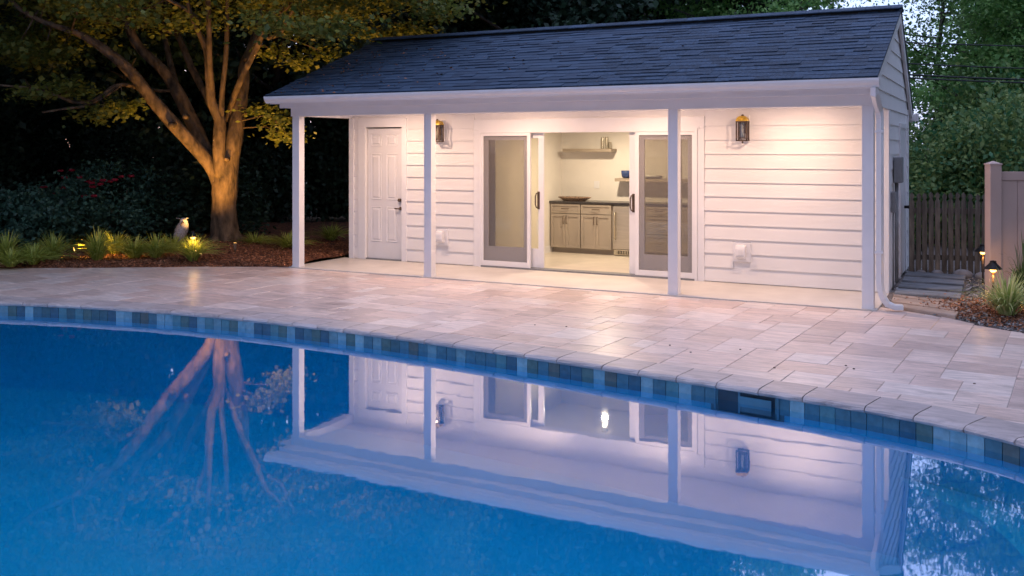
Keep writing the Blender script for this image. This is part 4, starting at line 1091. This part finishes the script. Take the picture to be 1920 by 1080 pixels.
# ------------------------------------------------------------------ the maple
random.seed(12)
mp = empty('maple_tree', (TRK[0],TRK[1],.03), 'large multi limbed maple lit amber from below in the left bed', 'tree')
K0 = 16.6
def path(pts):   # (x, y, radius px, depth offset)
    P = [(at(x,y,K0+dz), r*(K0+dz)/F) for x,y,r,dz in pts]
    q = catmull([(*p,r) for p,r in P], 5, False); return [a_[:3] for a_ in q], [a_[3] for a_ in q]
LIMBS = [
 [(425,476,40,0),(424,458,30,0),(421,420,25,0),(420,380,23,0),(422,340,24,0),(427,300,21,0),(438,262,17,0),(449,205,13,.1),(456,155,11,.2),(459,118,9,.3),(478,80,7,.5),(505,40,5,.8),(545,-5,4,1.2),(600,-60,3,1.5)],
 [(418,350,19,0),(400,318,14,-.05),(370,280,13,-.2),(325,232,13,-.4),(282,182,12,-.6),(240,130,11,-.8),(195,92,9,-1.0),(145,62,6,-1.2),(85,42,5,-1.4),(35,15,4,-1.6),(0,-30,3,-1.8)],
 [(398,305,12,.0),(383,275,13,.1),(358,222,13,.2),(332,172,12,.2),(302,128,10,.1),(262,90,9,.1),(240,48,8,0),(226,0,7,-.1),(214,-60,5,-.3),(190,-140,3,-.5)],
 [(336,178,7,.2),(322,130,6,.4),(308,70,5,.7),(292,25,4.5,.9),(275,-10,4,1.1),(250,-80,3,1.3)],
 [(424,262,9,.1),(406,215,9,.3),(386,178,7,.5),(360,128,7,.7),(340,80,6,.9),(318,30,5.5,1.1),(300,-30,4,1.3)],
 [(416,330,14,-.1),(411,270,12,-.2),(412,225,11,-.2),(397,190,9,-.3),(393,150,8,-.4),(388,95,7,-.5),(368,50,5,-.6),(352,5,4,-.7),(340,-70,3,-.8)],
 [(414,232,6,-.2),(417,170,5,-.3),(424,100,4.5,-.4),(426,20,4,-.5),(430,-60,3,-.6)],
 [(398,180,6,-.3),(393,120,6,-.6),(392,60,5,-.8),(390,0,5,-.9),(385,-80,3,-1)],
 [(425,228,5,.1),(440,178,6,0),(463,125,6,-.2),(480,92,6,-.3),(497,55,5,-.5),(520,35,3.5,-.6),(545,5,3,-.7),(580,-60,2,-.8)],
 [(462,115,6,.2),(472,80,6,.4),(488,35,6,.6),(492,-20,5,.8),(500,-90,3,1)],
 [(502,72,4,-.4),(525,62,4,-.5),(540,35,3.5,-.6),(560,0,3,-.8)],
 [(252,164,4,-.6),(236,159,4,-.8),(212,163,4,-1),(180,186,3.6,-1.2),(140,192,3.4,-1.4),(105,178,3,-1.6),(60,166,2.6,-1.8),(0,160,2,-2)],
 [(225,160,3.4,-.9),(200,178,3.4,-1.1),(162,198,3.2,-1.3),(128,203,2.6,-1.5),(78,211,1.5,-1.7)],
 [(318,170,3,.1),(295,170,3,-.1),(270,164,2.5,-.3),(250,162,2,-.5)],
 [(322,62,3,.7),(300,50,4,.6),(270,38,4,.5),(240,32,3,.4)],
 [(382,45,4,-.5),(362,28,4,-.6),(345,15,3.5,-.7),(312,-2,3,-.9)],
]
NODES = []
for i, Lm in enumerate(LIMBS):
    P, Rr = path(Lm); NODES += P
    m_ = MB().tube(P, Rr, 12 if i < 3 else 8, .05)
    o = m_.build('trunk' if i == 0 else 'limb', M['bark'], mp, smooth=True)
NODES = np.array(NODES)
# root flare
rf = MB()
for a_ in range(6):
    ang = a_*1.05+.3; rf.tube([(TRK[0],TRK[1],.32),(TRK[0]+.22*math.cos(ang),TRK[1]+.22*math.sin(ang),.13),(TRK[0]+.42*math.cos(ang),TRK[1]+.42*math.sin(ang),.02)], [.17,.10,.03], 7, .06)
rf.build('root_flare', M['bark'], mp, smooth=True)
for (x, y, r) in ((321,234,7),(346,219,6),(424,298,5)):
    p = Vector(at(x,y,K0-.62 if x == 321 else K0-.28)); t_ = MB(); w3 = Vector((W2[0],W2[1],0))
    t_.tube([p+w3*.1, p-w3*.0, p-w3*.02], [r*.009,r*.008,r*.004], 10); t_.build('knot', M['bark'], mp, smooth=True)
lowb = [(-200,150),(0,130),(60,130),(130,75),(250,55),(330,60),(420,60),(500,60),(570,85),(620,65),(700,50),(800,45),(860,15),(900,-40)]
def low(x):
    for a_, b_ in zip(lowb, lowb[1:]):
        if a_[0] <= x <= b_[0]: return a_[1]+(b_[1]-a_[1])*(x-a_[0])/(b_[0]-a_[0])
    return -200
cl_ = []
while len(cl_) < 330:
    x = random.uniform(-150,880); y = random.uniform(-420,140); dz = random.uniform(-3,3)
    if ((x-400)/520)**2+((y+60)/380)**2+(dz/3.6)**2 > 1.0: continue
    if y > low(x)-14 or (y > 0 and random.random() < .25): continue
    cl_.append(at(x,y,K0+dz))
for x, y, dz in ((95,165,-1.6),(120,158,-1.5),(140,172,-1.4),(60,178,-1.8),(205,208,-1.2),(180,216,-1.3),(235,200,-1.0),(490,208,-.2),(522,228,-.3),(538,255,-.3),
                 (610,100,.5),(560,118,.5),(700,66,1),(760,52,1),(820,30,1),(790,62,1),(735,70,1),(660,20,1),(30,90,-1.5),(110,100,-1.2),(590,20,.6),(640,60,.8),(560,60,.5),(520,100,.3)): cl_.append(at(x,y,K0+dz))
cl_ = np.array(cl_)
tw = MB()
for c_ in cl_:
    dd = np.linalg.norm(NODES-c_, axis=1); j = int(np.argmin(dd)); p = NODES[j]
    if dd[j] > 4.2: continue
    m1 = (p*.45+c_*.55)+np.array([random.gauss(0,.12),random.gauss(0,.12),random.gauss(0,.1)+.1])
    tw.tube([tuple(p),tuple(m1),tuple(c_)], [.016,.010,.004], 5)
tw.tube([at(455,215,K0),at(490,205,K0-.2),at(525,235,K0-.3),at(545,265,K0-.3)], [.018,.012,.008,.004], 5)
tag(tw.build('twigs', M['bark'], mp, smooth=True), kind='stuff')
nl_ = 95000; ci_ = rng.integers(0, len(cl_), nl_); sg_ = np.where(ci_ >= 330, .62, 1.0)[:,None]
keep_ = (ci_ < 330) | (rng.random(nl_) < .55)
P = (cl_[ci_]+rng.normal(size=(nl_,3))*np.array([.30,.30,.11])*sg_)[keep_]
V, Fc = leaves(P, .092, .5, .8)
link('crown', npmesh('crown', V-np.array([TRK[0],TRK[1],.03]), Fc, M['maple']), mp, (TRK[0],TRK[1],.03))
# fallen leaves on the left end of the roof
random.seed(5)
C = np.array([smpRoof() for _ in range(260)]); V, Fc = leaves(C, .045, .9, .7)
tag(link('fallen_leaves', npmesh('fallen_leaves', V, Fc, M['mulchchip'])), 'scattered fallen leaves on the left end of the roof', 'leaves', kind='stuff')

# ------------------------------------------------------------------ bird statue
q = at(340,462,15.6); bx, by = q[0], q[1]; zb = .02
bs = empty('bird_statue', (bx,by,zb), 'white feathered metal bird statue standing on two legs by the grass', 'statue')
def bl(x, y, k_=15.6): return Vector(at(x,y,k_))
body = bl(341,430); rot = Matrix.Rotation(YAW*math.pi/180, 3, 'Z') @ Matrix.Rotation(rad(22), 3, 'Y')
MB().ell(body, (.085,.085,.17), 14, 10, rot).build('body', M['statue'], bs, smooth=True)
hd = bl(344,415); MB().ell(hd, (.065,.06,.06), 12, 8).build('head', M['statue'], bs, smooth=True)
fm = MB()
for i in range(15):
    for j in range(13):
        u = -.9+1.8*i/14; a_ = 2*math.pi*(j+.5*(i%2))/13; r_ = math.sqrt(max(0,1-u*u))
        p = Vector((.09*r_*math.cos(a_), .09*r_*math.sin(a_), .175*u)); nrm = Vector((math.cos(a_)*r_, math.sin(a_)*r_, u*.5)).normalized()
        t1 = Vector((0,0,-1)); sd_ = nrm.cross(t1).normalized()*.013
        p = body+rot@p; nrm = rot@nrm; t1 = rot@t1; sd_ = rot@sd_
        fm.add([p-sd_, p+sd_, p+sd_*.8+t1*.03+nrm*.012, p+t1*.045+nrm*.016, p-sd_*.8+t1*.03+nrm*.012], [(0,1,2,3,4)])
fm.build('feathers', M['statue'], bs)
tl = MB(); tl.tube([bl(334,438),bl(328,445),bl(325,452)], [.05,.03,.008], 8); tl.build('tail', M['statue'], bs)
bk = MB(); bk.tube([bl(343,416,15.54),bl(340,420,15.5),bl(338,424,15.49)], [.016,.010,.003], 6); bk.build('beak', M['bronze'], bs)
MB().tube([bl(348,409),bl(353,409)], [.007,.003], 5).build('crest', M['statue'], bs); MB().tube([bl(338,410),bl(330,409)], [.007,.003], 5).build('crest', M['statue'], bs)
for a_, b_ in (((337,441),(341,462)),((341,440),(346,457))):
    lg = MB(); p = bl(*b_); lg.tube([bl(*a_), bl((a_[0]+b_[0])/2+1, (a_[1]+b_[1])/2), p, Vector((p.x,p.y,.03))], .009, 6)
    for t_ in (-.6,0,.6): lg.tube([Vector((p.x,p.y,.035)), Vector((p.x+.06*math.cos(t_),p.y+.06*math.sin(t_)-.03,.03))], .006, 5)
    lg.build('leg', M['statue'], bs)

# ------------------------------------------------------------------ overhead cables
for i, (y0, y1, r, lab) in enumerate(((73,76,.011,'thin top overhead cable beside the gable'),(111,122,.012,'second overhead cable from the top'),(132,143,.017,'thick third overhead cable'),(138,149,.014,'lowest overhead cable, just under the thick one'))):
    a_ = Vector(at(1550,y0-2,15.5+.2*i)); b_ = Vector(at(2300,y1+9,15.5+.2*i)); pts_ = []
    for j in range(15):
        u = j/14; p = a_.lerp(b_, u); p.z -= .25*4*u*(1-u)*.3; pts_.append(p)
    o = MB().tube([p-a_ for p in pts_], r, 6).build('overhead_cable', M['cable'], None, smooth=True); o.location = a_
    tag(o, lab, 'cable', 'overhead cables right of the gable')
